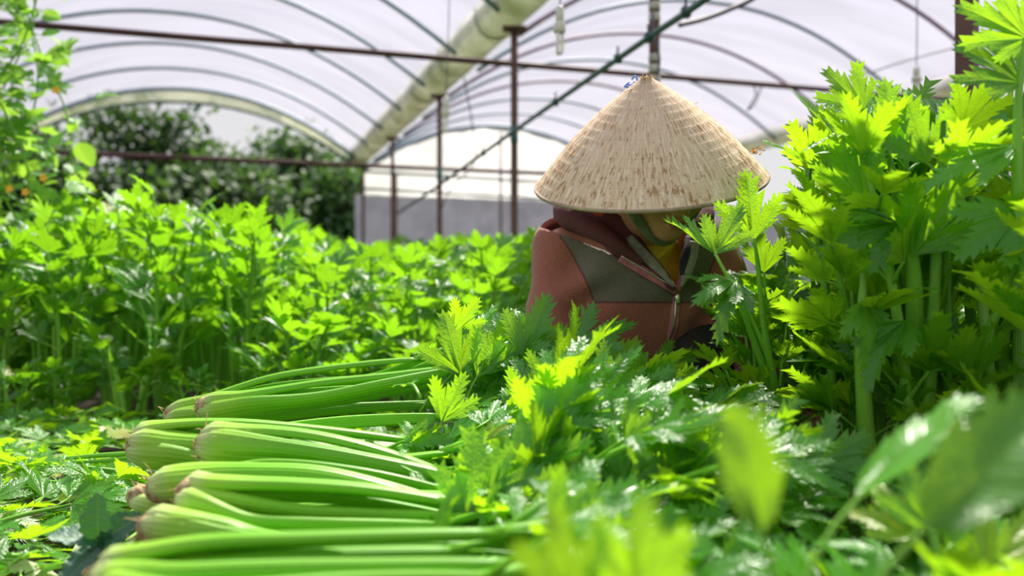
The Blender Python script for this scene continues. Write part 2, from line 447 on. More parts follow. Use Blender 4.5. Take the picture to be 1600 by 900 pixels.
for k, (u, v, z, lab) in enumerate([(2.5, 13.6, 2.3, 'thin post left of centre in the white end wall frame'), (4.2, 13.6, 3.0, 'thin post in the middle of the white end wall frame'), (5.6, 13.6, 2.6, 'thin post in the end wall behind the straw hat')]):
    beam('frame_post', G(u, v, 0), G(u, v, z), .02, M_RUST, lab, 'post')
beam('frame_rail', G(2.0, 13.55, CAMZ + 1.78), G(6.5, 13.55, CAMZ + 1.70), .022, M_PIPE, 'upper dark rail across the white end wall', 'rail')
beam('frame_rail', G(2.0, 13.55, CAMZ + 1.52), G(6.5, 13.55, CAMZ + 1.42), .02, M_PIPE, 'lower dark rail at the top of the grey net on the end wall', 'rail')
# long pipe sloping along the post row
pipe = link('water_pipe', None); tag(pipe, 'long dark green water pipe running diagonally in the picture along the posts', 'pipe')
pp = [P(1560, -330, 2.0), P(1100, 0, 3.35), P(1000, 68, 4.0), P(796, 210, 6.0), P(685, 290, 8.2), P(622, 333, 10.4)]
V, Fc, U = tube(pp, .0145, nseg=8, n=30); link('pipe_run', mesh('pipe_run', V, Fc, M_PIPE, True, U), pipe)
for a, b in ((1, .25), (1, .85), (2, .12), (2, .55), (3, .3), (3, .85)):
    q = pp[a].lerp(pp[a + 1], b); V, Fc, U = tube([q, q + Vector((0, 0, .06))], .006, nseg=6, n=2)
    mb = MB().add(V, Fc, U); V, Fc, U = boxv(q, (.036, .05, .036)); mb.add(V, Fc); mb.build('sprinkler_clip', M_PIPE, pipe)

def cord(pts, r, lab, mat=M_WIRE):
    V, Fc, U = tube(pts, r, nseg=5, n=24); o = link('cord', mesh('cord', V, Fc, mat, True, U)); tag(o, lab, 'cord')
cord([G(1.9, 7.2, 2.28), G(2.0, 7.3, 1.9), G(2.05, 7.4, 1.6), G(1.85, 7.5, 1.35), G(1.75, 7.5, 1.1)], .006, 'thin dark cord drooping between the posts beside the gutter')
cord([P(1020, 20, 4.02), P(1022, 55, 4.0), P(1030, 90, 4.0), P(1027, 118, 4.0)], .006, 'short dark cord hanging beside the taped post above the hat tip')
cord([P(1176, 131, 6.68), P(1181, 148, 6.66), P(1168, 172, 6.66), P(1180, 160, 6.66), P(1190, 134, 6.69)], .006, 'knotted cord dangling under the tie beam right of the hat')
cord([P(1060, 40, 4.2), P(1100, 30, 4.2), P(1140, 15, 4.2), P(1185, -8, 4.2), P(1230, -60, 4.2)], .012, 'dark curved cable sweeping up right of the green pipe')
cord([P(1300, 135, 7), P(1400, 100, 6.4), P(1500, 72, 6)], .006, 'faint cable slanting behind the tall celery to the dark post')

def bulb(top, L, rot, lab, d):
    o = link('energy_saving_lamp', None); o.location = top; o.rotation_euler = (0, rot, 0); tag(o, lab, 'lamp', 'lamps hanging under the roof')
    V, Fc, U = lathe([(.009, -L * .02), (.016, -L * .05), (.016, -L * .30), (.013, -L * .34)], 14); link('socket', mesh('socket', V, Fc, M_LAMPB, True, U), o)
    V, Fc, U = lathe([(.014, -L * .34), (.023, -L * .40), (.024, -L * .55), (.020, -L * .58)], 14); link('ballast', mesh('ballast', V, Fc, M_LAMPB, True, U), o)
    for k in range(3):
        a = k * 2.094; x, y = .010 * math.cos(a), .010 * math.sin(a)
        V, Fc, U = tube([(x * 1.2, y * 1.2, -L * .57), (x, y, -L * .98), (0, 0, -L)], [.0065, .0065, .004], nseg=8, n=8); link('glass_tube', mesh('glass_tube', V, Fc, M_TUBE, True, U), o)
    V, Fc, U = tube([(0, 0, 0), (.003, 0, .25), (0, 0, ZG + .2 - top.z)], .0028, nseg=5, n=6); link('wire', mesh('wire', V, Fc, M_WIRE, True, U), o)
bulb(P(875, 8, 3.4), .185, .02, 'white energy saving lamp hanging above left of the straw hat', 3.4)
bulb(P(697, 150, 5.0), .20, .03, 'white energy saving lamp hanging beside the slim post under the gutter', 5)
bulb(P(1432, 104, 4.4), .13, 0, 'small pale lamp hanging above the tall celery at the right', 4.4)

# far end of the right bay: white sheet above, grey net below
def wall(name, a, b, z0, z1, mat, sub=26, arch=None, amp=.02):
    V = []
    for i in range(sub):
        t = i / (sub - 1); u = a[0] + (b[0] - a[0]) * t; v = a[1] + (b[1] - a[1]) * t
        top = z1 if arch is None else ZG + .04 + RISE * (1 - abs(-1 + 2 * (u - arch[0]) / (arch[1] - arch[0])) ** 2.1)
        for j, z in enumerate((z0, (z0 + top) / 2, top)): V.append(G(u, v + amp * math.sin(i * 1.7 + j), z))
    Fc = [(i * 3 + j, (i + 1) * 3 + j, (i + 1) * 3 + j + 1, i * 3 + j + 1) for i in range(sub - 1) for j in range(2)]
    return tag(link(name, mesh(name, V, Fc, mat)), kind='structure')
wall('wall_back', (2.02, 13.8), (6.47, 13.8), CAMZ + 1.45, 0, film_mat('end_sheet', (.86, .86, .84), .12), arch=(2.02, 6.47))
wall('wall_far', (1.9, 13.82), (9.5, 13.82), -.05, CAMZ + 1.46, M_NETWALL)
wall('wall_right', (9.5, 13.8), (9.5, 4.0), -.05, CAMZ + 1.46, M_NETWALL)
# arched strip of dirty film at the left bay end, hanging under the end rib
V = []
for i in range(41):
    t = -1 + i / 20; u = -.505 + t * 2.225
    zt = ZG + .04 + RISE * (1 - abs(t) ** 2.1)
    V += [G(u, 12.55, zt), G(u, 12.6 + .02 * math.sin(i * 2), zt - .09 - .05 * (1 - t * t) ** 2)]
tag(link('wall_end', mesh('valance', V, [(2 * i, 2 * i + 2, 2 * i + 3, 2 * i + 1) for i in range(40)], M_VALANCE)), kind='structure')
V, Fc, U = tube([G(-.505 + t * 2.225, 12.62, ZG + .04 + RISE * (1 - abs(t) ** 2.1) - .10 - .05 * (1 - t * t) ** 2) for t in np.linspace(-1, 1, 31)], .022, nseg=6)
tag(link('trim_%d' % ti, mesh('inner_arch', V, Fc, M_PIPE)), kind='structure'); ti += 1

# ------------------------------------------------------------------ leaves
def leaf_geo(seed, lobes=3, teeth=4, rings=(.35, .7, 1), width=1.0, droop=.25, fold=.35, notch=.42):
    r = random.Random(seed)
    if lobes == 3: ph = [(-37, .78), (0, 1.0), (37, .78)]
    elif lobes == 5: ph = [(-66, .58), (-34, .84), (0, 1.0), (34, .84), (66, .58)]
    else: ph = [(0, 1.0)]
    ph = [(R((a + r.uniform(-5, 5)) * width), l * r.uniform(.92, 1.08)) for a, l in ph]
    bd = [ph[0][0] - R(20 * width)] + [(ph[i][0] + ph[i + 1][0]) / 2 for i in range(len(ph) - 1)] + [ph[-1][0] + R(20 * width)]
    pol = lambda rad, a: Vector((math.sin(a) * rad, math.cos(a) * rad))
    w1, w2, w3 = r.uniform(0, 6), r.uniform(0, 6), r.uniform(0, 6); cup = r.uniform(-.15, .35)
    ss = (0,) + tuple(rings); V = []; U = []; Fc = []
    nts = [pol(notch * r.uniform(.9, 1.1) * min(ph[max(0, i - 1)][1], ph[min(i, len(ph) - 1)][1]), bd[i]) for i in range(len(bd))]
    nts[0] = pol(ph[0][1] * .16, bd[0]); nts[-1] = pol(ph[-1][1] * .16, bd[-1])
    for i, (a, L) in enumerate(ph):
        perp0 = Vector((math.cos(a), -math.sin(a))); fw = Vector((math.sin(a), math.cos(a)))
        for side in (0, 1):
            edge = (i == 0 and side == 0) or (i == len(ph) - 1 and side == 1)
            n0 = nts[i + side]; tip = pol(L, a); sg = -1 if side == 0 else 1; perp = perp0 * sg
            ctl = (n0 + tip) / 2 + perp * L * (.150 if not edge else .17) * width ** .5
            seq = [Vector((0, 0)), n0]; T = teeth
            for k in range(1, T + 1):
                t = .30 + .70 * (k - .55) / (T - .55); q = (1 - t) ** 2 * n0 + 2 * t * (1 - t) * ctl + t * t * tip
                if k < T:
                    h = L * (.090 if k % 2 else .058) * r.uniform(.75, 1.25)
                    seq.append(q + perp * h * .7 + fw * h * 1.1); seq.append(q - perp * h * .42 + fw * h * .45)
                else: seq.append(tip)
            run = 0; base = len(V); ns = len(seq)
            for j, o in enumerate(seq):
                pr = o.dot(fw); dpn = abs(o.dot(perp0)); run = max(run + (.004 if j > 1 else 0), min(L * .99, pr - dpn * .75)) if j > 1 else 0
                if j == ns - 1: run = L * .99
                m_ = fw * min(run, L * .99)
                for s_ in ss:
                    q = m_.lerp(o, s_); x, y = q; rr = math.hypot(x, y); dp = q.dot(perp0)
                    z = fold * math.sqrt(dp * dp + .0004) * .5 - droop * y * y + cup * abs(x) * rr * .5
                    z += .05 * rr * math.sin(7 * x + w1) + .10 * rr * x * math.sin(6 * y + w2) + .018 * rr * math.sin(15 * x + 11 * y + w3)
                    V.append((x, y * (1 - .1 * droop * y), z)); U.append((s_ * sg, m_.length))
            m = len(ss)
            for j in range(ns - 1):
                for k in range(m - 1):
                    f = (base + j * m + k, base + j * m + k + 1, base + (j + 1) * m + k + 1, base + (j + 1) * m + k)
                    Fc.append(f if side == 1 else f[::-1])
    return V, Fc, U
def ovate_geo(seed, teeth=9, wid=.34, droop=.3, quilt=.03):
    r = random.Random(seed); N = 19; V = []; U = []
    cols = [-1, -.66, -.33, 0, .33, .66, 1]
    for i in range(N):
        t = i / (N - 1); hw = wid * (math.sin(math.pi * min(1, t * .93 + .05)) ** .75) * (1 - .25 * t) * (1 + (.05 if i % 2 else -.04))
        if i == N - 1: hw = 0.004
        for c in cols:
            x = c * hw; y = t + (.03 if i % 2 else 0) * abs(c)
            z = .25 * abs(x) - droop * t * t + quilt * math.sin(t * 30 + abs(c) * 3) * (abs(c) * .8 + .2) * (1 if abs(c) > .1 else .2) + .03 * math.sin(5 * t + seed)
            V.append((x, y, z)); U.append((c, t))
    m = len(cols)
    Fc = [(i * m + j, i * m + j + 1, (i + 1) * m + j + 1, (i + 1) * m + j) for i in range(N - 1) for j in range(m - 1)]
    return V, Fc, U

def mk_leaves(prefix, mat, specs): return [mesh(prefix, *g[:2], mat, True, g[2]) for g in specs]
GEO_HI = [leaf_geo(100 + i, lobes=(3, 3, 5, 3)[i % 4], teeth=(5, 6, 4, 5)[i % 4], droop=(.12, .3, .2, .45, .05, .35, .25, .6)[i % 8], width=(1, .8, .95, 1.1)[i % 4], notch=(.38, .44, .42, .33)[i % 4]) for i in range(12)]
GEO_MID = [leaf_geo(200 + i, lobes=(3, 3, 5)[i % 3], teeth=3, rings=(.5, 1), droop=(.12, .3, .5)[i % 3]) for i in range(6)]
GEO_LOW = [leaf_geo(300 + i, lobes=3, teeth=2, rings=(1,), droop=.3) for i in range(3)]
L_HI = mk_leaves('celery_leaf', M_LEAF, GEO_HI)
L_MID = mk_leaves('bed_leaf', M_LEAFB, GEO_MID)

def rv(r, s=1.0): return Vector((r.uniform(-s, s), r.uniform(-s, s), r.uniform(-s, s)))

def plant_desc(seed, H=.9, ns=7, spread=.16, hi=True, lsz=.085, low=.45):
    """a standing celery: list of (stalk mesh, [(leaf index, matrix)])"""
    r = random.Random(seed); st = []
    seg = 10 if hi else 6
    for i in range(ns):
        a = i / ns * 6.283 + r.uniform(-.4, .4); inner = i % 3 == 0
        h = H * (r.uniform(.9, 1.0) if inner else r.uniform(.62, .92)); out = spread * (r.uniform(.15, .5) if inner else r.uniform(.6, 1.2))
        dr = Vector((math.cos(a), math.sin(a), 0)); sd = Vector((-dr.y, dr.x, 0)) * r.uniform(-.04, .04)
        pts = [dr * .018, dr * (.03 + out * .08) + Vector((0, 0, h * .25)), dr * (.03 + out * .35) + sd * .5 + Vector((0, 0, h * .6)), dr * (.03 + out) + sd + Vector((0, 0, h * .9))]
        C = catmull(pts, 14); mb = MB(); w0 = r.uniform(.009, .012) * (1 if hi else 1.05)
        V, Fc, U = tube(C, [w0 * 1.35, w0, w0 * .9, w0 * .7, w0 * .35], [w0 * .8, w0 * .75, w0 * .7, w0 * .5, w0 * .3], nseg=seg, ref=tuple(-dr), groove=.5, ribs=.04 if hi else 0); mb.add(V, Fc, U)
        lv = []
        nodes = [(low + r.uniform(0, .08), .07, 2 if hi else 1), (.72 + r.uniform(-.04, .04), .05, 1), (.88, .03, 1)]
        for tn, pl, cnt in nodes:
            k = tn * 13; k0 = int(k); p = Vector(C[k0]).lerp(Vector(C[min(13, k0 + 1)]), k - k0); t = (Vector(C[min(13, k0 + 1)]) - Vector(C[k0])).normalized()
            for s in (-1, 1):
                lat = (Vector((-dr.y, dr.x, 0)) * s + dr * r.uniform(0, .6)).normalized(); d = (t * r.uniform(.6, 1.1) + lat * r.uniform(.6, 1.0)).normalized()
                L = pl * r.uniform(.7, 1.3); q = p + d * L
                V, Fc, U = tube([p, p + d * L * .5 + Vector((0, 0, .004)), q], [w0 * .45, w0 * .28, w0 * .2], nseg=5, n=4, v0=.5); mb.add(V, Fc, U)
                for c in range(cnt):
                    dd = (d + (Vector((0, 0, .25)) if c == 0 else (d.cross(Vector((0, 0, 1))) * (1.0 if c == 1 else -1.0))) + rv(r, .35)).normalized()
                    lv.append((r.randrange(12), orient(q, dd, Vector((0, 0, 1)) - dr * .6 * r.random() + rv(r, .5), lsz * r.uniform(.75, 1.15) * (1.0 if c == 0 else .8))))
        p = Vector(C[-1]); t = (Vector(C[-1]) - Vector(C[-2])).normalized()
        lv.append((r.randrange(12), orient(p, (t + dr * .4 + rv(r, .25)).normalized(), -dr + Vector((0, 0, .5)) + rv(r, .3), lsz * r.uniform(1.0, 1.3))))
        st.append((mb.mesh('stalk', M_STEM), lv))
    return st

def clear_view(w):
    # the stand keeps off the woman's hat and leaves the roof open above it
    px, py = 800 + w.x / w.y * F, 450 - (w.z - CAMZ) / w.y * F
    return not ((px < 1203 and py < 285) or (py < 96 and px < 1500) or (px < 1150 and py < 400))
def place_plant(desc, leaves, loc, rotz, sc, label, group, cat='celery plant', tilt=0.0, name='celery_plant', prune=None):
    B = Matrix.Translation(loc) @ Matrix.Rotation(rotz, 4, 'Z') @ Matrix.Scale(sc, 4)
    e = link(name, None); e.location = loc; e.rotation_euler = (tilt, 0, rotz); e.scale = (sc, sc, sc); tag(e, label, cat, group)
    for me, lv in desc:
        if prune and not prune(B @ lv[-1][1] @ Vector((0, .4, 0))): continue
        s = link('stalk', me, e)
        for k, M in lv:
            if prune and not all(prune(B @ M @ Vector(q)) for q in ((0, 1, 0), (-.5, .6, 0), (.5, .6, 0))): continue
            o = link('leaf', leaves[k % len(leaves)], s); o.matrix_local = M
    return e

def joined_plant(seed, H=.85):
    mb = MB(); mbs = MB()
    for me, lv in plant_desc(seed, H, 6, .17, hi=False, lsz=.10): 
        me_v = [tuple(v.co) for v in me.vertices]; me_f = [tuple(p.vertices) for p in me.polygons]; mbs.add(me_v, me_f, [(0, v[2]) for v in me_v])
        for k, M in lv: mb.addm(*GEO_LOW[k % 3], M)
    return mb.mesh('foliage', M_LEAFB), mbs.mesh('stalks', M_STEM)

# ------------------------------------------------------------------ the standing celery at the right
RP = [plant_desc(500 + i, H=.90, ns=6 + i % 3, spread=.145, hi=True, lsz=.120, low=.42) for i in range(6)]
near = [  # px of the stalk, depth, height scale, label
    (1335, 1.50, .98, 'tall celery plant with many stalks near the left edge of the right stand'),
    (1375, 1.38, .90, 'celery plant with thick pale stalk in the middle of the right stand, drooping lower leaf'),
    (1450, 1.30, .95, 'celery plant in front of the square dark post'),
    (1590, 1.22, 1.02, 'celery plant cut by the right edge of the picture, reaching the top corner'),
    (1215, 1.62, .66, 'shorter celery plant next to the woman, just right of her shoulder'),
    (1245, 1.72, .80, 'medium celery plant between the woman and the tall ones, leaves reaching the brim height'),
    (1195, 1.52, .56, 'low celery plant beside the woman under the right end of the hat brim'),
    (1530, 1.50, 1.04, 'tall celery plant rising just right of the square dark post'),
    (1400, 1.66, 1.0, 'celery plant in the second row of the right stand, left of the dark post'),
    (1300, 1.80, .98, 'celery plant in the second row of the right stand behind the tallest leaf'),
    (1680, 1.45, 1.08, 'celery plant just past the right edge, leaves leaning into the picture'),
]
for i, (px, d, h, lab) in enumerate(near):
    q = P(px, 450, d); place_plant(RP[i % 6], L_HI, Vector((q.x, q.y, .03)), i * 1.9 + .4, h, lab, 'standing celery of the right stand', prune=clear_view)
back = 0
for row, d in enumerate((1.98, 2.35, 2.8)):
    for j in range(4 + row // 2):
        px = 1290 + row * 10 + j * 105 + rnd.uniform(-25, 25)
        q = P(px, 450, d + rnd.uniform(-.08, .08))
        place_plant(RP[(row * 2 + j) % 6], L_HI if row < 2 else L_MID, Vector((q.x, q.y, 0)), rnd.uniform(0, 6.28), (.80, .72, .66)[row] * rnd.uniform(.95, 1.05),
                    'celery plant deep inside the right stand, mostly hidden by the plants before it', 'inner celery of the right stand', prune=clear_view)

# the shoot with bright leaves in front of the woman's face
def stemtube(pts, w, n=14, v0=.35, seg=10): return tube(pts, w, nseg=seg, n=n, v0=v0, ribs=.03)
def shoot(name, label, cat, specs, group=None, mat=M_STEM, leaves=L_HI, lmat=None):
    """specs: list of (stalk points, widths, [(leaf base, dir, up, size, variant)])"""
    base = Vector(specs[0][0][0]); e = link(name, None); e.location = base; tag(e, label, cat, group)
    for pts, wd, lv in specs:
        mb = MB(); mb.add(*stemtube([Vector(p) - base for p in pts], wd))
        s = link('stalk', mb.mesh('stalk', mat), e)
        for b, d, up, sz, k in lv:
            o = link('leaf', leaves[k % len(leaves)], s); o.matrix_local = orient(Vector(b) - base, d, up, sz)
    return e
D = 1.38
toC = Vector((0, -1, .1))
shoot('celery_shoot', 'celery shoot with two bright leaves held in front of the woman\'s face', 'celery shoot', [
    ([P(1215, 640, D + .1), P(1180, 540, D + .03), P(1150, 460, D), P(1117, 396, D)], [.006, .005, .0032, .0022], [
        (P(1117, 396, D), P(1000, 300, D - .02) - P(1117, 396, D), Vector((.3, -.40, .9)), .105, 4),
        (P(1118, 397, D), P(1160, 300, D) - P(1118, 397, D), toC + Vector((-.5, 0, 0)), .092, 0)]),
    ([P(1220, 640, D + .12), P(1195, 520, D + .08), P(1185, 420, D + .06), P(1178, 372, D + .05)], [.006, .005, .004, .002], [
        (P(1178, 375, D + .05), P(1165, 270, D + .05) - P(1178, 375, D + .05), toC, .118, 0)]),
    ([P(1215, 650, D + .1), P(1200, 560, D + .02), P(1165, 480, D - .02), P(1150, 440, D - .04)], [.006, .004, .003, .002], [
        (P(1150, 440, D - .04), P(1110, 520, D - .12) - P(1150, 440, D - .04), Vector((-.2, -.5, .8)), .10, 3),
        (P(1150, 440, D - .04), P(1090, 440, D - .10) - P(1150, 440, D - .04), Vector((-.1, -.6, .8)), .08, 7)]),
])
D = 1.28
shoot('celery_shoot', 'tall celery shoot whose dark lobed leaf stands highest against the white roof', 'celery shoot', [
    ([P(1420, 620, D + .1), P(1415, 420, D + .05), P(1400, 300, D), P(1385, 235, D), P(1348, 170, D)], [.010, .009, .006, .004, .0022], [
        (P(1350, 172, D), P(1290, 100, D) - P(1350, 172, D), toC + Vector((.3, 0, -.3)), .090, 2),
        (P(1388, 240, D), P(1385, 120, D) - P(1388, 240, D), toC, .115, 0),
        (P(1370, 205, D), P(1240, 200, D) - P(1370, 205, D), Vector((0, -.25, 1)), .10, 5),
        (P(1385, 240, D), P(1230, 215, D) - P(1385, 240, D), Vector((.1, -.3, 1)), .11, 6)]),
    ([P(1425, 620, D + .06), P(1430, 480, D), P(1425, 400, D - .02), P(1410, 345, D - .04)], [.012, .012, .009, .004], [
        (P(1405, 350, D - .04), P(1300, 300, D - .05) - P(1405, 350, D - .04), Vector((.2, -.4, .9)), .12, 9),
        (P(1405, 350, D - .04), P(1310, 380, D - .05) - P(1405, 350, D - .04), toC + Vector((0, 0, .4)), .12, 11),
        (P(1425, 400, D - .04), P(1490, 290, D - .08) - P(1425, 400, D - .04), toC, .14, 4),
        (P(1418, 500, D - .06), P(1310, 595, D - .12) - P(1418, 500, D - .06), Vector((-.3, -.3, .9)), .115, 3)]),
    ([P(1360, 760, D), P(1350, 620, D - .02), P(1346, 520, D - .02), P(1350, 420, D)], [.013, .011, .009, .004], [
        (P(1348, 470, D - .03), P(1395, 560, D - .10) - P(1348, 470, D - .03), Vector((.2, -.5, .8)), .10, 7)]),
])
D = 1.15
shoot('celery_shoot', 'close celery shoot in the upper right corner with blurred bright fan leaves', 'celery shoot', [
    ([P(1640, 620, D), P(1600, 400, D), P(1590, 200, D), P(1600, 60, D)], [.010, .009, .006, .003], [
        (P(1605, 60, D), P(1520, 10, D) - P(1605, 60, D), toC, .105, 2),
        (P(1595, 130, D), P(1500, 60, D) - P(1595, 130, D), toC + Vector((0, 0, .5)), .11, 6),
        (P(1590, 230, D), P(1480, 260, D) - P(1590, 230, D), Vector((0, -.6, .8)), .12, 1),
        (P(1600, 320, D), P(1480, 420, D) - P(1600, 320, D), Vector((0, -.8, .5)), .12, 4)]),
])

# ------------------------------------------------------------------ far bed on the left
BP = [plant_desc(700 + i, H=.90, ns=6, spread=.15, hi=False, lsz=.105, low=.5) for i in range(5)]
JP = [joined_plant(800 + i) for i in range(3)]
def target_h(px, y):
    top = np.interp(px, [-100, 0, 150, 200, 330, 400, 480, 560, 700, 860, 1300], [270, 290, 275, 232, 250, 290, 325, 348, 340, 325, 330])
    return (.5 + (450 - top) / F * y)
ORD = ['leftmost', 'second', 'third', 'fourth', 'fifth', 'sixth', 'seventh', 'eighth', 'ninth', 'tenth', 'eleventh', 'twelfth', 'thirteenth', 'fourteenth', 'fifteenth']
cnt = 0
for row in range(14):
    y0 = 2.95 + .27 * row
    lo, hi_ = -.60 * y0 - .1, (.20 * y0 + .15 if row > 3 else .045 * y0 + .15 if row > 1 else -.02 * y0 + .12)
    n = max(2, int((hi_ - lo) / .245)); 
    for j in range(n):
        x = lo + (hi_ - lo) * (j + .5) / n + rnd.uniform(-.05, .05); y = y0 + rnd.uniform(-.06, .06) 
        px = 800 + x / y * F; h = min(1.0, target_h(px, y)) * rnd.uniform(.93, 1.02) / .93
        if row < 4:
            if row == 0: lab, grp = '%s celery plant from the left in the front row of the far bed' % ORD[j], 'front row of the far celery bed'
            else: lab, grp = 'celery plant standing behind the front row of the far bed', 'middle rows of the far celery bed'
            place_plant(BP[cnt % 5], L_MID, Vector((x, y, 0)), rnd.uniform(0, 6.28), h, lab, grp)
        else:
            fo, stk = JP[cnt % 3]
            e = link('celery_plant', None); e.location = (x, y, 0); e.rotation_euler = (0, 0, rnd.uniform(0, 6.28)); e.scale = (h,) * 3
            tag(e, 'small blurred celery plant deep in the rear rows of the far bed', 'celery plant', 'rear rows of the far celery bed')
            link('foliage', fo, e); link('stalks', stk, e)
        cnt += 1
# low young plants under the front row
YP = [plant_desc(900 + i, H=.42, ns=5, spread=.13, hi=False, lsz=.085, low=.5) for i in range(3)]
for k, (px, d, s) in enumerate([(205, 2.78, 1.1), (90, 2.8, .7), (395, 2.75, .8), (470, 2.72, 1.15), (560, 2.7, .85), (640, 2.7, 1.0), (730, 2.7, .9), (20, 2.7, .7), (300, 2.75, .6), (520, 2.6, .6), (800, 2.7, 1.0)]):
    q = P(px, 450, d); place_plant(YP[k % 3], L_MID, Vector((q.x, q.y, 0)), k * 1.3, s, 'young celery shoot number %s from the left at the foot of the far bed' % 'x', 'young celery before the far bed', name='young_celery')
yo = sorted([o for o in COL.objects if o.name.startswith('young_celery')], key=lambda o: o.location.x / o.location.y)
for o, w_ in zip(yo, ORD): o['label'] = '%s low young celery shoot from the left, at the foot of the far bed' % w_

# ------------------------------------------------------------------ harvested bunches
def stalk_into(mb, pts, w, n=26, seg=20, v0=0.0, base_w=None, base_t=None, ref=(0, 0, -1), endw=.62):
    bw = base_w or w * 1.7; bt = base_t or w * .8
    V, Fc, U = tube(pts, [bw * .40, bw * .92, bw * .92, bw * .45 + w * .75, w * 1.35, w * 1.2, w * 1.1, w * 1.05, w, w, w, w * .96, w * .92, w * .88, w * .8, w * endw],
                    [bt * .55, bt * 1.1, bt * 1.0, bt * .4 + w * .5, w * .9, w * .85, w * .8, w * .78, w * .76, w * .74, w * .72, w * .7, w * .68, w * .66, w * .6, w * .5], nseg=seg, n=n, v0=v0, ref=ref, ribs=.03, groove=.55)
    mb.add(V, Fc, U)

def leafy_end(mb, r, E, t, w, lsz, up=(0, 0, 1), ln=.11, spread=1.0, nlat=2, zmin=.08):
    """petiolules and leaflets beyond the node E; returns leaf specs"""
    up = Vector(up); lv = []; t = t.normalized(); side = t.cross(up).normalized()
    end = E + t * ln * r.uniform(.8, 1.3) + up * r.uniform(-.005, .03)
    mb.add(*tube([E - t * .01, E.lerp(end, .5) + up * .006, end], [w * .75, w * .45, w * .3], nseg=7, n=6, v0=.5))
    def lf(q, d, sz):
        d = d.normalized()
        if d.z < -.25: d.z = -.1
        if q.z < zmin: q = Vector((q.x, q.y, zmin)); 
        lv.append((r.randrange(12), q, d, up * r.uniform(.3, 1.2) + Vector((0, -.75, 0)) * r.uniform(.1, 1.2) + rv(r, .55), sz))
    for j in range(nlat):
        q0 = E.lerp(end, j * .62); 
        for s in (-1, 1):
            d = (t * r.uniform(.6, 1.0) + side * s * r.uniform(.25, .8) * spread + up * r.uniform(-.05, .65)).normalized()
            L = (.06 if j == 0 else .02) * r.uniform(.6, 1.4); q = q0 + d * L
            mb.add(*tube([q0, q0 + d * L * .5 + up * .003, q], [w * .5, w * .28, w * .18], nseg=5, n=4, v0=.5))
            lf(q, d + rv(r, .3), lsz * r.uniform(.8, 1.15))
            if j == 0:
                lf(q - d * L * .15, d + side * s * .9 + rv(r, .3), lsz * r.uniform(.6, .85))
    lf(end, t + up * r.uniform(-.1, .6) + rv(r, .3), lsz * r.uniform(1.0, 1.25))
    return lv

def root_end(B, ax, rad, e, r, hairs=6, long_hair=None):
    """cut brown root plate facing away from the stalks, with a few fine roots"""
    M = orient(Vector((0, 0, 0)), ax, (0, 0, 1)) @ Matrix.Rotation(R(-90), 4, 'X')
    V, Fc, U = lathe([(rad * .22, -.019), (rad * .42, -.015), (rad * .58, -.008), (rad * .66, .002), (rad * .6, .016), (rad * .3, .024)], 18, M, .22, r)
    mb = MB().add(V, Fc, U); rt = link('root_plate', mb.mesh('root_plate', M_ROOT), e)
    for k in range(hairs):
        a = r.uniform(0, 6.28); q = M @ Vector((math.cos(a) * rad * .6, math.sin(a) * rad * .6, -.012)); d = (-Vector(ax) * r.uniform(.3, 1) + rv(r, .8)).normalized(); L = r.uniform(.008, .02)
        V, Fc, U = tube([q, q + d * L * .5 + rv(r, .003), q + d * L], [.0008, .0006, .0002], nseg=4, n=5)
        link('root_hair', mesh('root_hair', V, Fc, M_ROOTHAIR, True, U), rt)
    if long_hair is not None:
        V, Fc, U = tube([Vector((0, 0, 0))] + long_hair, [.0016, .0010, .0004], nseg=5, n=10)
        link('root_hair', mesh('root_hair', V, Fc, M_ROOTHAIR, True, U), rt)

def bunch(label, B, rad, stalks, seed, extra=0, w=.0105, lsz=.085, long_hair=None, ax=None, name='celery_bunch', group='harvested celery bunches in the pile', hairs=5, leaves=L_HI, seg=20):
    """stalks: list of point lists (world) after the base; extra: hidden stalks added behind"""
    r = random.Random(seed); B = Vector(B); e = link(name, None); e.location = B; tag(e, label, 'celery bunch', group)
    sl = [([Vector(p) for p in s[0]], s[1]) for s in stalks]
    mean = sum(((s[0][min(1, len(s[0]) - 1)] - B).normalized() for s in sl), Vector()).normalized()
    if ax is None: ax = mean
    ax = Vector(ax).normalized(); sd = ax.cross(Vector((0, 0, 1))).normalized(); upx = sd.cross(ax)
    for k in range(extra):
        src = sl[k % len(stalks)][0]; off = Vector((r.uniform(-.01, .02), r.uniform(.005, .05), -r.uniform(.012, .04)))
        sl.append(([p + off * (i + 1) / len(src) for i, p in enumerate(src)], w * r.uniform(.75, 1)))
    for i, (pts, ww) in enumerate(sl):
        # start on the rim of the root plate on the side the stalk leaves to
        d0 = pts[0] - B; lat = d0 - d0.dot(ax) * ax; lat = lat.normalized() * rad * .42 if lat.length > 1e-5 else Vector()
        S = lat * .8 - ax * .010
        loc = [S] + [p - B for p in pts]
        out = (lat.normalized() if lat.length > 1e-5 else upx)
        mb = MB(); stalk_into(mb, loc, ww, base_w=rad * .66, base_t=rad * .50, ref=tuple(-out), seg=seg)
        E = loc[-1]; t = (loc[-1] - loc[-2]).normalized()
        lv = leafy_end(mb, r, E, t, ww * .8, lsz, zmin=.10 - B.z)
        s = link('stalk', mb.mesh('stalk', M_STALK), e)
        for k, q, d, up, sz in lv:
            o = link('leaf', leaves[k % len(leaves)], s); o.matrix_local = orient(q, d, up, sz)
    root_end(B, ax, rad, e, r, hairs, long_hair)
    return e

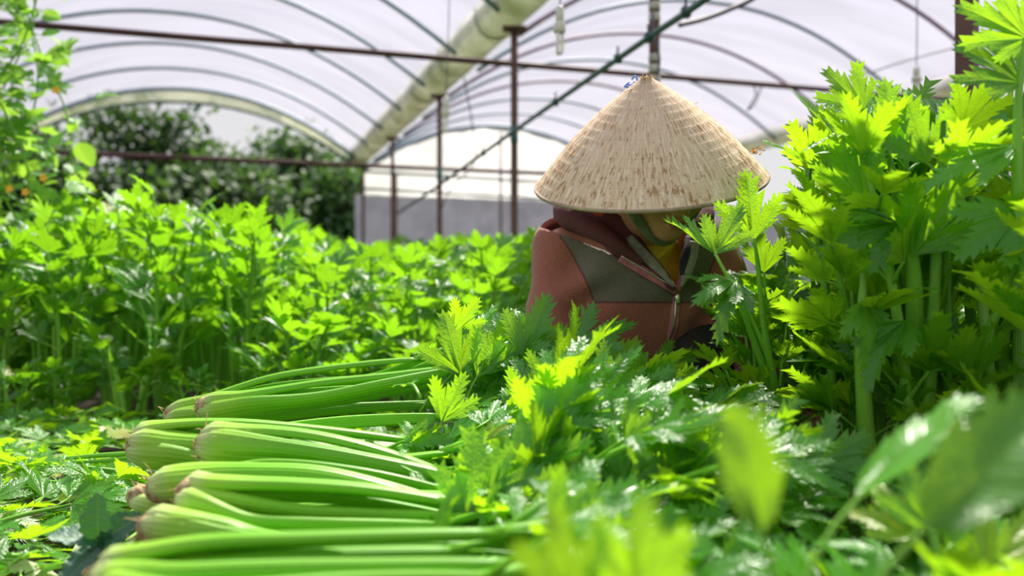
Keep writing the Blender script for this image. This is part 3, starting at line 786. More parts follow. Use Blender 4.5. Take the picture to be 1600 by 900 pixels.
# visible bunches, back to front: points are (pixel x, pixel y, distance)
def L_(*a): return [P(*q) for q in a]
bunch('rearmost celery bunch, its long upper stalk arching above all the others', P(272, 648, 1.62), .027, [
    (L_((330, 622, 1.62), (430, 590, 1.62), (560, 571, 1.62), (655, 562, 1.62)), .0105),
    (L_((330, 630, 1.63), (450, 606, 1.64), (580, 590, 1.66), (690, 548, 1.66)), .0090),
    (L_((340, 640, 1.60), (450, 640, 1.60), (560, 636, 1.60), (690, 630, 1.60)), .0100),
    (L_((330, 648, 1.57), (430, 650, 1.57), (540, 640, 1.57), (700, 632, 1.58)), .0085)], 11, extra=2, ax=(1, 0, .25))
bunch('celery bunch lying on the rearmost one, pale base with fine curled roots', P(322, 636, 1.54), .028, [
    (L_((390, 618, 1.54), (500, 600, 1.54), (610, 588, 1.54), (700, 576, 1.54)), .0110),
    (L_((400, 632, 1.52), (500, 622, 1.52), (610, 600, 1.52), (750, 572, 1.52)), .0130),
    (L_((400, 642, 1.53), (520, 628, 1.54), (620, 612, 1.55), (720, 596, 1.55)), .0100)], 12, extra=2, hairs=9, ax=(1, 0, .2))
bunch('large celery bunch sticking out farthest left, with one long thin root', P(218, 698, 1.32), .036, [
    (L_((270, 668, 1.33), (370, 664, 1.34), (500, 674, 1.36), (640, 690, 1.38)), .0125),
    (L_((280, 690, 1.31), (380, 697, 1.31), (470, 704, 1.32), (600, 708, 1.34)), .0125),
    (L_((290, 716, 1.30), (370, 728, 1.31), (480, 730, 1.32), (600, 735, 1.34)), .0135),
    (L_((290, 700, 1.34), (400, 678, 1.40), (540, 660, 1.44), (690, 652, 1.46)), .0110)], 13, extra=3, long_hair=[Vector((-.012, 0, .014)), Vector((-.024, 0, .024))], ax=(1, 0, -.05))
bunch('pale green celery bunch on top in the middle, orange brown root stub pointing up', P(326, 696, 1.22), .034, [
    (L_((380, 675, 1.22), (470, 680, 1.22), (570, 700, 1.22), (690, 738, 1.22)), .0120),
    (L_((390, 695, 1.20), (480, 705, 1.20), (580, 722, 1.20), (700, 745, 1.20)), .0125),
    (L_((390, 712, 1.20), (480, 732, 1.20), (590, 752, 1.20), (690, 764, 1.20)), .0105),
    (L_((390, 722, 1.22), (500, 712, 1.22), (600, 716, 1.23), (700, 706, 1.24)), .0100)], 14, extra=1, long_hair=[Vector((-.004, 0, .026)), Vector((-.002, 0, .045))], ax=(1, 0, -.1))
bunch('celery bunch with ragged brown base under the pale middle one', P(252, 764, 1.13), .032, [
    (L_((310, 742, 1.12), (400, 738, 1.12), (520, 745, 1.12), (700, 790, 1.12)), .0130),
    (L_((310, 775, 1.14), (420, 770, 1.14), (540, 775, 1.14), (720, 775, 1.14)), .0120),
    (L_((310, 752, 1.15), (420, 730, 1.15), (560, 742, 1.15), (700, 770, 1.16)), .0110)], 15, extra=2, hairs=10)
bunch('celery bunch with white rimmed base, one stalk sweeping down in a long curve', P(300, 772, 1.04), .031, [
    (L_((350, 760, 1.04), (460, 762, 1.04), (580, 770, 1.04), (730, 792, 1.04)), .0150),
    (L_((335, 800, 1.01), (400, 818, 1.01), (500, 822, 1.01), (690, 824, 1.01)), .0125),
    (L_((360, 785, 1.03), (470, 800, 1.03), (580, 806, 1.03), (730, 808, 1.03)), .0105)], 16, extra=2)
bunch('short looking celery bunch with pale cut end just behind the front stalks', P(242, 825, .98), .029, [
    (L_((290, 812, .98), (350, 822, .98), (430, 842, .98), (600, 850, .98)), .0125),
    (L_((300, 828, .97), (370, 840, .97), (450, 850, .97), (620, 870, .97)), .0125),
    (L_((300, 842, .98), (370, 856, .98), (450, 860, .98), (620, 878, .98)), .0110)], 17, extra=1)
bunch('front celery bunch nearest the camera with thick long stalks', P(172, 905, .78), .030, [
    (L_((235, 868, .78), (330, 852, .78), (500, 845, .79), (780, 836, .81)), .0125),
    (L_((240, 895, .77), (350, 880, .78), (520, 868, .80), (720, 862, .83)), .0080),
    (L_((260, 905, .74), (380, 895, .74), (560, 890, .75), (800, 884, .76)), .0100),
    (L_((260, 930, .72), (380, 925, .72), (560, 912, .73), (760, 905, .74)), .0110)], 18, extra=2)
bunch('pale celery base half buried in trimmings at the left foot of the pile', P(222, 778, 1.18), .028, [
    (L_((280, 790, 1.19), (380, 800, 1.20), (500, 805, 1.20), (640, 800, 1.2)), .011),
    (L_((280, 800, 1.17), (380, 812, 1.18), (500, 815, 1.18), (640, 812, 1.2)), .011)], 19, extra=0)

# lower layers of the pile, bunches laid the same way; only their leafy ends show
r2 = random.Random(77)
for k in range(15):
    y = .78 + (k % 8) * .115 + r2.uniform(-.02, .02); lay = k // 8
    z = .10 + lay * .07; x0 = -.30 - .10 * r2.random() - (y - .78) * .18
    B = Vector((x0, y, z)); st = []
    for j in range(5):
        a = j / 5 * 6.28; o = Vector((0, math.cos(a) * .022, math.sin(a) * .02)); L = r2.uniform(.36, .44)
        st.append(([B + Vector((.06, 0, 0)) + o * 1.1, B + Vector((L * .5, 0, 0)) + o * 1.4, B + Vector((L, .0, .02)) + o * 1.3], .0105))
    bunch('celery bunch in the lower layers of the pile, only its leafy end showing', B, .028, st, 300 + k, lsz=.09, group='celery bunches in the lower layers', hairs=0, seg=12)
# leafy tops heaped towards the woman
for k in range(18):
    y = 1.05 + (k % 6) * .105 + r2.uniform(-.02, .02); lay = k // 6; z = .13 + lay * .03
    B = Vector((-.06 - .05 * r2.random(), y, z)); st = []
    for j in range(4):
        a = j / 4 * 6.28; o = Vector((0, math.cos(a) * .028, math.sin(a) * .016)); L = r2.uniform(.05, .34)
        st.append(([B + Vector((.05, 0, 0)) + o, B + Vector((L * .5, 0, .05)) + o * 1.4, B + Vector((L, .0, .07 + (y - 1) * (.09 - .3 * L))) + o * 1.7], .009))
    bunch('celery bunch under the heap of leaves beside the woman', B, .024, st, 400 + k, lsz=.092, group='celery bunches under the leaf heap', hairs=0, seg=10)

# feature leaves on the pile
def single(px, py, d, tx, ty, td, up, sz, k, label, mat_leaves=L_HI, name='celery_sprig', stem=.05):
    b = P(px, py, d); t = P(tx, ty, td); dr = (t - b).normalized(); e = link(name, None); e.location = b; tag(e, label, 'celery leaf')
    mb = MB(); mb.add(*tube([-dr * stem - Vector((0, 0, stem * .3)), -dr * stem * .4, Vector((0, 0, 0)), dr * sz * .3], [.0026, .0022, .0018, .0006], nseg=6, n=8, v0=.5))
    link('stem', mb.mesh('stem', M_STEM), e)
    o = link('leaf', mat_leaves[k % len(mat_leaves)], e); o.matrix_local = orient((0, 0, 0), dr, up, sz)
up_c = Vector((0, -1, .35))
L_ONE = mk_leaves('celery_leaf', M_LEAF, [leaf_geo(150 + i, lobes=1, teeth=7, width=2.4, droop=.15) for i in range(2)])
single(720, 585, 1.50, 690, 495, 1.50, up_c, .115, 0, 'upright bright celery leaf at the left end of the leafy tops, above the stalks', stem=.09)
single(690, 600, 1.51, 800, 500, 1.53, up_c, .13, 1, 'bright celery leaf leaning right behind the upright one')
single(745, 590, 1.48, 800, 490, 1.50, up_c + Vector((.3, 0, 0)), .12, 5, 'narrow bright celery leaf standing beside the leaning one')
single(820, 560, 1.50, 850, 462, 1.52, up_c, .125, 0, 'highest yellow green celery leaf in front of the brown sleeve')
single(890, 545, 1.46, 1000, 490, 1.47, Vector((0, -.6, .8)), .13, 8, 'long yellow green leaf lying across the brown jacket')
single(640, 600, 1.3, 560, 575, 1.56, Vector((0, -.5, 1)), .04, 2, 'tiny yellow green leaf tucked between the rear stalks')
single(690, 660, 1.33, 715, 600, 1.33, up_c, .09, 4, 'small upright leaf on the pale stalk tops in the middle of the pile', stem=.05)
single(735, 830, 1.02, 830, 660, 1.05, up_c, .16, 10, 'large pale green leaf standing in front of the stalk ends')
single(640, 735, 1.19, 700, 760, 1.17, Vector((0, -.4, 1)), .055, 7, 'small bluish wilted leaf lying on the pale stalks')
single(950, 600, 1.42, 1075, 560, 1.42, Vector((0, -.7, .7)), .12, 9, 'broad bluish green leaf at the right end of the pile, top of two')
single(930, 640, 1.40, 1060, 600, 1.38, Vector((0, -.6, .8)), .13, 3, 'broad bluish green leaf at the right end of the pile, lower of two')
single(980, 760, 1.05, 1010, 660, 1.07, up_c, .10, 0, 'upright translucent leaf in the middle of the pile before the woman\'s knee')
single(1110, 690, 1.3, 1075, 680, 1.28, Vector((0, -.7, .7)), .05, 2, 'dry pale brown leaf below the woman\'s knee', [mesh('dry_leaf', *GEO_HI[2][:2], M_DRY, True, GEO_HI[2][2])], 'dry_leaf', .02)
single(1110, 700, 1.3, 1115, 660, 1.3, up_c, .04, 2, 'small dry leaf upright beside the pale brown one', [mesh('dry_leaf', *GEO_HI[0][:2], M_PALE, True, GEO_HI[0][2])], 'dry_leaf', .02)

# ------------------------------------------------------------------ blurred plants close to the camera, bottom right
FP = [plant_desc(1000 + i, H=.33, ns=5, spread=.13, hi=True, lsz=.085, low=.45) for i in range(4)]
fg = [(940, .70, .45, ''), (1045, .62, .42, ''), (1170, .80, .55, ''), (1290, .68, .60, ''), (1420, .64, .72, ''), (1540, .72, .85, ''), (1640, .64, .85, ''), (1360, .90, .60, ''), (1500, .98, .75, ''), (1240, 1.02, .55, ''), (1120, .95, .5, ''), (1030, .84, .5, ''), (1640, .95, .9, '')]
for k, (px, d, s, _) in enumerate(fg):
    q = P(px, 450, d); place_plant(FP[k % 4], L_HI, Vector((q.x, q.y, .05)), k * 2.1, s, '', 'blurred low celery close to the camera', name='low_celery')
lo_ = sorted([o for o in COL.objects if o.name.startswith('low_celery')], key=lambda o: o.location.x / o.location.y)
for o, w_ in zip(lo_, ORD): o['label'] = '%s blurred low celery plant from the left along the bottom right foreground' % w_
single(1190, 835, .50, 1140, 640, .50, Vector((.1, -1, .1)), .073, 1, 'large out of focus yellow green leaf upright in the right foreground', L_ONE, stem=.08)
single(890, 940, .45, 860, 790, .45, Vector((.1, -1, .1)), .055, 4, 'blurred bright leaf at the bottom centre before the stalk ends', stem=.05)
single(990, 930, .45, 1010, 800, .45, Vector((.1, -1, .1)), .055, 2, 'blurred green leaf fan at the bottom centre right', stem=.05)
single(1440, 830, .50, 1640, 590, .50, Vector((-.5, -.7, .5)), .125, 1, 'big blurred leaf sweeping to the right edge', L_ONE, stem=.10)
single(1340, 780, .62, 1500, 575, .66, Vector((-.95, -.25, .1)), .115, 0, 'narrow blurred leaf pointing up between the big ones in the right foreground', L_ONE, stem=.10)

# ------------------------------------------------------------------ trimmings on the ground at the left
L_PALE = mk_leaves('pale_leaf', M_PALE, GEO_HI[:4])
def sprig(loc, rot, s, r, leaves, label, group):
    e = link('trimmed_sprig', None); e.location = loc; e.rotation_euler = (0, 0, rot); e.scale = (s,) * 3; tag(e, label, 'celery leaf', group)
    mb = MB(); mb.add(*tube([(0, -.10, 0), (0, -.03, .015), (0, .02, .02)], [.0035, .0028, .0016], nseg=6, n=8, v0=.4)); lv = []
    for a, l in ((-1.0, .02), (1.0, .02), (0, .045)):
        q = Vector((math.sin(a) * l, .01 + math.cos(a) * l, .025)); mb.add(*tube([(0, 0, .018), q], [.0016, .0012], nseg=5, n=2, v0=.5))
        d = Vector((math.sin(a), math.cos(a), r.uniform(0, .7))); lv.append((q, d, Vector((0, 0, 1)) + rv(r, .6)))
    link('stem', mb.mesh('stem', M_STEM), e)
    for q, d, up in lv:
        o = link('leaf', leaves[r.randrange(len(leaves))], e); o.matrix_local = orient(q, d, up, .075 * r.uniform(.7, 1.15))
r3 = random.Random(5)
for k in range(230):
    y = 1.05 + 1.65 * r3.random() ** .8; x = -.66 * y + (.66 * y - .50 - .08 * (y - 1)) * r3.random()
    if y > 1.75: x = -.62 * y + (.50 * y + .1) * r3.random()
    if y < 1.3 and -.62 < x < -.46: continue
    pale = r3.random() < .13
    hz = .07 + (.075 if y < 1.7 else .03) * r3.random()
    sprig((x, y, hz), r3.uniform(0, 6.28), r3.uniform(.9, 1.4), r3, L_PALE if pale else L_HI,
          'whitish underside of a trimmed celery sprig lying on the ground left of the pile' if pale else 'trimmed green celery sprig lying among others on the ground left of the pile', 'pale trimmings on the ground' if pale else 'green trimmings on the ground')
o = shoot('loose_stalk', 'two thin loose stalks lying on the ground left of the big bunch', 'celery stalk', [
    ([P(105, 716, 1.75), P(150, 712, 1.7), P(210, 708, 1.62)], [.004, .005, .005], []), ([P(108, 722, 1.72), P(160, 720, 1.68), P(215, 713, 1.6)], [.003, .004, .004], [])], mat=M_STALK)
# mint like weed
L_MINT = mk_leaves('mint_leaf', M_MINT, [ovate_geo(i, quilt=.028) for i in range(4)])
e = link('mint_plant', None); e.location = P(160, 880, 1.10); tag(e, 'dark bluish green crinkled mint plant beside the pale cut celery end', 'mint plant')
V, Fc, U = tube([(0, 0, -.10), (.003, 0, -.03), (0, 0, .012)], [.003, .0028, .002], nseg=6, n=8); link('stem', mesh('stem', V, Fc, M_STEM, True, U), e)
for (tx, ty, sz, up) in [(140, 790, .070, (0, -1, .6)), (205, 795, .070, (0, -1, .7)), (85, 820, .062, (0, -.6, 1)), (110, 885, .070, (-.2, -.6, 1)), (195, 850, .05, (.2, -.8, .8)), (150, 900, .06, (0, -.9, .6))]:
    q = Vector((0, 0, .0)); d = (P(tx, ty, 1.06) - P(160, 850, 1.10)); o = link('leaf', L_MINT[int(tx) % 4], e); o.matrix_local = orient(P(160, 850, 1.1) - Vector(e.location), d, up, sz)

# ------------------------------------------------------------------ climbing vine upper left
GEO_V = [ovate_geo(40, wid=.46, quilt=.01), leaf_geo(41, 5, 2, (.5, 1), 1.0, .2, .2, .62), leaf_geo(42, 3, 2, (.5, 1), 1.1, .3, .2, .7)]
L_V = mk_leaves('vine_leaf', M_VINE, GEO_V)
e = link('climbing_vine', None); base = Vector((-1.98, 3.45, 0)); e.location = base; tag(e, 'pale green climbing vine with small yellow flowers hanging in the upper left corner', 'vine')
r4 = random.Random(9)
for k in range(12):
    x = r4.uniform(-.34, .16); y = r4.uniform(-.25, .25); H = r4.uniform(1.45, 2.1)
    pts = [Vector((x + .07 * math.sin(i * 1.3 + k), y + .06 * math.cos(i + k), H * i / 8)) for i in range(9)]
    V, Fc, U = tube(pts, .004, nseg=5, n=24); s = link('stem', mesh('stem', V, Fc, M_STEM, True, U), e)
    C = catmull(pts, 68)
    for j in range(62):
        q = Vector(C[3 + j]); d = Vector((r4.uniform(-1, 1), r4.uniform(-1, .6), r4.uniform(-.6, .5)))
        q2 = q + d.normalized() * r4.uniform(.03, .13)
        o = link('leaf', L_V[r4.randrange(3)], s); o.matrix_local = orient(q2, d, Vector((0, -.4, 1)) + rv(r4, .6), r4.uniform(.06, .11))
for px, py, d in ((88, 141, 3.1), (68, 278, 3.1), (40, 300, 3.2), (15, 295, 3.2)):
    f = MB()
    for k in range(5):
        a = k * 1.2566; g2 = ovate_geo(k, wid=.4, quilt=0); f.addm(*g2, orient((0, 0, 0), (math.cos(a), -.35, math.sin(a)), (0, -1, 0), .016))
    o = link('flower', f.mesh('flower', M_FLOWER), e); o.location = P(px, py, d) - base
    if px == 88: o['label'] = 'bright yellow flower'

# ------------------------------------------------------------------ trees beyond the far end
L_T = [ovate_geo(60, wid=.3, quilt=0), ovate_geo(61, wid=.25, quilt=0)]
def tree(u, v, H, rad, n, lab, seed, zlo=.5, lsz=.16):
    r = random.Random(seed); e = link('leafy_tree', None); e.location = G(u, v, 0); tag(e, lab, 'tree', 'trees beyond the far end')
    V, Fc, U = tube([(0, 0, -.05), (.08, 0, H * .4), (0, .05, H * .85)], [.09, .06, .03], nseg=8, n=8); link('trunk', mesh('trunk', V, Fc, M_BARK, True, U), e)
    br = MB(); mb = MB()
    quad = ([(-.28, .3, 0), (0, 0, 0), (.28, .3, 0), (.22, .7, -.05), (0, 1, -.12), (-.22, .7, -.05)], [(0, 1, 2), (0, 2, 3, 5), (5, 3, 4)], [(-1, .3), (0, 0), (1, .3), (.8, .7), (0, 1), (-.8, .7)])
    for c in range(max(6, n // 70)):
        cc = Vector((r.gauss(0, rad * .5), r.gauss(0, rad * .35), r.uniform(zlo, H)))
        V, Fc, U = tube([(0, 0, max(.2, cc.z * .6)), cc * .6 + Vector((0, 0, cc.z * .3)), cc], [.03, .018, .006], nseg=5, n=5); br.add(V, Fc, U)
        for j in range(70):
            q = cc + Vector((r.gauss(0, .20), r.gauss(0, .20), r.gauss(0, .18))); mb.addm(*quad, orient(q, rv(r), Vector((0, -.3, 1)) + rv(r, .8), lsz * r.uniform(.6, 1.2)))
    br.build('branches', M_BARK, e); o = mb.build('foliage', M_TREE, e); o['kind'] = 'stuff'
tree(-1.0, 15.0, 3.25, .8, 5200, 'dark leafy tree seen through the middle of the far arch', 1)
tree(1.2, 16.0, 3.1, .8, 5200, 'lower dark tree at the right side of the far arch', 2, .2)
tree(-3.0, 15.5, 2.9, 1.0, 5200, 'dark tree at the left side of the far arch behind the vine', 3, .2)
tree(-.1, 14.4, 2.4, 1.5, 8000, 'dense dark hedge-like tree low behind the far bed', 4, .15)
tree(1.9, 15.0, 2.4, .6, 3500, 'dark shrub below the end of the gutter', 5, .15)
tree(-2.6, 14.0, 2.4, .9, 6500, 'dark shrub low at the left behind the far bed', 6, .15)

# ------------------------------------------------------------------ the woman (implicit surfaces meshed with surface nets)
def surface_nets(fn, lo, hi, h):
    lo = np.array(lo, float); hi = np.array(hi, float); n = np.ceil((hi - lo) / h).astype(int) + 1
    ax = [(lo[i] + h * np.arange(n[i])).astype(np.float32) for i in range(3)]
    X, Y, Z = np.meshgrid(*ax, indexing='ij'); D = fn(X, Y, Z).astype(np.float32)
    del X, Y, Z
    S = D < 0; c = tuple(k - 1 for k in n)
    acc = np.zeros(c + (3,), np.float32); num = np.zeros(c, np.float32)
    cor = [(0, 0, 0), (1, 0, 0), (0, 1, 0), (1, 1, 0), (0, 0, 1), (1, 0, 1), (0, 1, 1), (1, 1, 1)]
    def sl(A, o): return A[o[0]:o[0] + c[0], o[1]:o[1] + c[1], o[2]:o[2] + c[2]]
    for a in cor:
        for ax_ in range(3):
            if a[ax_] == 0:
                b = list(a); b[ax_] = 1
                m = sl(S, a) != sl(S, b); i = np.nonzero(m)
                da = sl(D, a)[i]; db = sl(D, b)[i]; t = da / (da - db)
                for q in range(3): acc[i + (q,)] += a[q] + (t if q == ax_ else 0)
                num[i] += 1
    idx = -np.ones(c, np.int64); act = np.nonzero(num > 0); idx[act] = np.arange(len(act[0]))
    Vt = (np.stack(act, 1) + acc[act] / num[act][:, None]) * h + lo
    faces = []
    for ax_ in range(3):
        o1, o2 = [(1, 2), (2, 0), (0, 1)][ax_]
        A = np.take(S, range(0, n[ax_] - 1), ax_); B = np.take(S, range(1, n[ax_]), ax_)
        m = A != B; I = list(np.nonzero(m)); ok = (I[o1] > 0) & (I[o2] > 0) & (I[o1] < n[o1] - 1) & (I[o2] < n[o2] - 1)
        fl = A[tuple(I)][ok]; I = [q[ok] for q in I]
        def g(d1, d2):
            J = [q.copy() for q in I]; J[o1] -= d1; J[o2] -= d2; return idx[tuple(J)]
        Q = np.stack([g(1, 1), g(0, 1), g(0, 0), g(1, 0)], 1); Q[~fl] = Q[~fl][:, ::-1]; faces.append(Q)
    return Vt, np.vstack(faces)
def np_mesh(name, V, Fq, mat):
    me = bpy.data.meshes.new(name); me.vertices.add(len(V)); me.vertices.foreach_set('co', V.astype(np.float32).ravel())
    me.loops.add(Fq.size); me.loops.foreach_set('vertex_index', Fq.astype(np.int32).ravel()); me.polygons.add(len(Fq))
    me.polygons.foreach_set('loop_start', np.arange(0, Fq.size, 4, dtype=np.int32)); me.polygons.foreach_set('use_smooth', np.ones(len(Fq), bool))
    me.update(calc_edges=True); me.validate(); me.materials.append(mat); return me
def cap(X, Y, Z, a, b, r1, r2):
    a = np.array(a, float); b = np.array(b, float); d = b - a; L = d @ d
    t = np.clip(((X - a[0]) * d[0] + (Y - a[1]) * d[1] + (Z - a[2]) * d[2]) / L, 0, 1)
    return np.sqrt((X - a[0] - t * d[0]) ** 2 + (Y - a[1] - t * d[1]) ** 2 + (Z - a[2] - t * d[2]) ** 2) - (r1 + (r2 - r1) * t)
def ell(X, Y, Z, c, r, tilt=0.0, yaw=0.0):
    x, y, z = X - c[0], Y - c[1], Z - c[2]
    if yaw: x, y = x * math.cos(yaw) + y * math.sin(yaw), -x * math.sin(yaw) + y * math.cos(yaw)
    if tilt: y, z = y * math.cos(tilt) + z * math.sin(tilt), -y * math.sin(tilt) + z * math.cos(tilt)
    k = np.sqrt((x / r[0]) ** 2 + (y / r[1]) ** 2 + (z / r[2]) ** 2); return (k - 1) * min(r)
def smin(a, b, k): 
    h = np.clip(.5 + .5 * (b - a) / k, 0, 1); return b + (a - b) * h - k * h * (1 - h)
def smax(a, b, k): return -smin(-a, -b, k)

WX = .25
SH_R, EL_R, WR_R = (.105, 1.845, .580), (.088, 1.765, .345), (.225, 1.60, .255)     # picture-left arm
SH_L, EL_L, WR_L = (.405, 1.845, .585), (.462, 1.765, .365), (.500, 1.590, .270)    # picture-right arm
HIP = (.25, 2.04, .20)
KN_R, AN_R, TO_R = (.170, 1.80, .330), (.160, 1.93, .075), (.15, 1.76, .035)
KN_L, AN_L, TO_L = (.385, 1.76, .350), (.355, 1.90, .075), (.37, 1.73, .035)
HC = (.286, 1.675, .704)                 # head centre, face turned down towards the camera
TILT = R(24); YAW = R(20); CY, SY = math.cos(YAW), math.sin(YAW)
def hp(x, y, z):    # head local (x right, y back, z up) to world
    a, b, c = x, y * math.cos(TILT) - z * math.sin(TILT), y * math.sin(TILT) + z * math.cos(TILT)
    return (HC[0] + a * CY - b * SY, HC[1] + a * SY + b * CY, HC[2] + c)

def body(X, Y, Z):
    d = ell(X, Y, Z, (WX, 1.86, .50), (.145, .095, .15), R(12)); d = smin(d, ell(X, Y, Z, (WX, 1.93, .33), (.125, .09, .14), R(20)), .06)
    d = smin(d, ell(X, Y, Z, (WX, 2.02, .215), (.155, .12, .11)), .06)
    d = smin(d, cap(X, Y, Z, (SH_R[0] + .01, SH_R[1], SH_R[2]), (SH_L[0] - .01, SH_L[1], SH_L[2]), .042, .042), .04)
    d = smin(d, cap(X, Y, Z, (WX, 1.86, .56), hp(0, .035, -.06), .054, .050), .03)
    for S, E, W in ((SH_R, EL_R, WR_R), (SH_L, EL_L, WR_L)):
        d = smin(d, cap(X, Y, Z, S, E, .042, .034), .02); d = smin(d, cap(X, Y, Z, E, W, .035, .023), .012)
    for sx, K, A, T in ((-1, KN_R, AN_R, TO_R), (1, KN_L, AN_L, TO_L)):
        h_ = (WX + sx * .085, 2.02, .20); d = smin(d, cap(X, Y, Z, h_, K, .080, .052), .03); d = smin(d, cap(X, Y, Z, K, A, .052, .034), .02); d = smin(d, cap(X, Y, Z, (A[0], A[1] + .03, .04), T, .034, .030), .02)
    # head
    x, y, z = X - HC[0], Y - HC[1], Z - HC[2]; x, y = x * CY + y * SY, -x * SY + y * CY; y, z = y * math.cos(TILT) + z * math.sin(TILT), -y * math.sin(TILT) + z * math.cos(TILT)
    e = lambda c, r: (np.sqrt(((x - c[0]) / r[0]) ** 2 + ((y - c[1]) / r[1]) ** 2 + ((z - c[2]) / r[2]) ** 2) - 1) * min(r)
    h = smin(e((0, .012, .025), (.072, .090, .082)), e((0, -.022, -.030), (.056, .062, .066)), .03)
    h = smin(h, e((0, -.058, -.082), (.024, .022, .018)), .022)                      # chin
    for s in (-1, 1): h = smin(h, e((s * .036, -.052, -.022), (.022, .022, .020)), .018)   # cheeks
    h = smin(h, e((0, -.082, -.018), (.010, .016, .024)), .010); h = smin(h, e((0, -.092, -.032), (.0135, .012, .009)), .006)
    for s in (-1, 1): h = smin(h, e((s * .011, -.087, -.035), (.007, .008, .006)), .004)
    for s in (-1, 1): h = smax(h, -e((s * .030, -.088, .008), (.020, .016, .012)), .008)    # eye sockets
    for s in (-1, 1): h = smin(h, e((s * .030, -.068, .006), (.014, .013, .011)), .003)     # closed lids
    h = smin(h, e((0, -.083, -.0535), (.021, .010, .0050)), .004); h = smin(h, e((0, -.081, -.0640), (.018, .010, .0058)), .004)
    h = smax(h, -e((0, -.092, -.0585), (.022, .010, .0016)), .002)
    for s in (-1, 1): h = smin(h, e((s * .074, .010, -.004), (.008, .016, .028)), .006)
    d = smin(d, h, .014)
    # hands: palm, four fingers and a thumb curled round what they hold
    for W, fw, sd, up in ((WR_R, (.55, -.75, -.35), (.80, .58, 0), 1), (WR_L, (.35, -.85, -.15), (-.92, -.38, 0), 1)):
        Wv = Vector(W); f = Vector(fw).normalized(); s = Vector(sd).normalized(); s = (s - s.dot(f) * f).normalized(); nrm = f.cross(s); nrm = nrm if nrm.z < 0 else -nrm
        pc = Wv + f * .045
        d = smin(d, cap(X, Y, Z, Wv, pc - s * .012, .022, .017), .012); d = smin(d, cap(X, Y, Z, pc - s * .022 + f * .02, pc + s * .022 + f * .02, .013, .013), .010); d = smin(d, cap(X, Y, Z, pc - s * .02, pc + s * .02, .014, .014), .010)
        for k, (o, L) in enumerate(((-.030, .058), (-.010, .070), (.011, .065), (.030, .050))):
            a = pc + s * o + f * .025; b = a + f * L * .42 + nrm * L * .18; c = b + f * L * .12 + nrm * L * .34; g2 = c - f * L * .16 + nrm * L * .20
            for p, q, ra, rb in ((a, b, .0092, .0086), (b, c, .0086, .0078), (c, g2, .0078, .0068)): d = smin(d, cap(X, Y, Z, p, q, ra, rb), .003)
        a = pc - s * .020 - f * .015; b = a - s * .022 + f * .018 + nrm * .014; c = b + f * .022 + nrm * .020 + s * .008
        d = smin(d, cap(X, Y, Z, a, b, .0115, .0100), .005); d = smin(d, cap(X, Y, Z, b, c, .0098, .0080), .003)
    return d
def jack(X, Y, Z, grow=0.0):
    d = ell(X, Y, Z, (WX, 1.855, .50), (.185, .135, .165), R(10)); d = smin(d, ell(X, Y, Z, (WX, 1.90, .35), (.165, .135, .155), R(15)), .06)
    d = smin(d, ell(X, Y, Z, (WX, 1.98, .26), (.175, .14, .12)), .06)
    d = smin(d, cap(X, Y, Z, (SH_R[0] + .005, SH_R[1], SH_R[2]), (SH_L[0] - .005, SH_L[1], SH_L[2]), .060, .060), .05)
    d = smin(d, ell(X, Y, Z, (WX, 1.85, .625), (.105, .085, .045)), .04)
    for S, E, W, s in ((SH_R, EL_R, WR_R, 1.0), (SH_L, EL_L, WR_L, 1.0)):
        d = smin(d, cap(X, Y, Z, S, E, .064, .056), .022); d = smin(d, cap(X, Y, Z, E, W, .058, .036), .018)
        d = smin(d, cap(X, Y, Z, Vector(E).lerp(Vector(W), .9), W, .041, .040), .006)
    # soft folds: arms buckle above the elbow, chest pulls from armpit to zip
    fo = .0110 * np.sin(42 * (Z + .45 * X) + 2.2 * np.sin(22 * X + 9 * Y)) * np.clip(1 - abs(Z - .40) / .16, 0, 1) * np.clip((abs(X - WX) - .09) / .06, 0, 1)
    fo += .0100 * np.sin(40 * (X - .9 * (Z - .5)) + 1.5 * np.sin(19 * Z)) * np.clip(1 - abs(Z - .50) / .13, 0, 1) * np.clip(1 - abs(abs(X - WX) - .10) / .10, 0, 1)
    fo += .0035 * np.sin(30 * Z + 26 * X + 8 * Y)
    return d + fo - grow
def veeu(X, Z):   # >0 inside the open neck: left edge and right edge lines meeting at the zip pull
    az = .488
    xl = .322 - (Z - az) * 1.62 - np.clip(Z - .575, 0, 1) * .8; xr = .322 + (Z - az) * .42
    return np.minimum(X - xl, xr - X)
def jacket(X, Y, Z):
    d = jack(X, Y, Z); inner = jack(X, Y, Z, -.012)
    d = np.maximum(d, -inner)
    v = np.where((Y < 1.86) & (Z > .48), veeu(X, Z), -1.0).astype(np.float32); d = np.maximum(d, v)
    top = ell(X, Y, Z, (.26, 1.80, .665), (.085, .075, .070)); d = np.maximum(d, -top)
    hem = .205 - Z; d = np.maximum(d, hem)
    for E, W in ((EL_R, WR_R), (EL_L, WR_L)):
        a = (Vector(W) - Vector(E)).normalized(); d = np.maximum(d, (X - W[0]) * a.x + (Y - W[1]) * a.y + (Z - W[2]) * a.z) if False else d
    for E, W in ((EL_R, WR_R), (EL_L, WR_L)):
        a = (Vector(W) - Vector(E)).normalized(); pl = (X - W[0]) * a.x + (Y - W[1]) * a.y + (Z - W[2]) * a.z
        near = np.sqrt((X - W[0]) ** 2 + (Y - W[1]) ** 2 + (Z - W[2]) ** 2) - .06
        d = np.where(near < 0, np.maximum(d, pl), d)
    return d
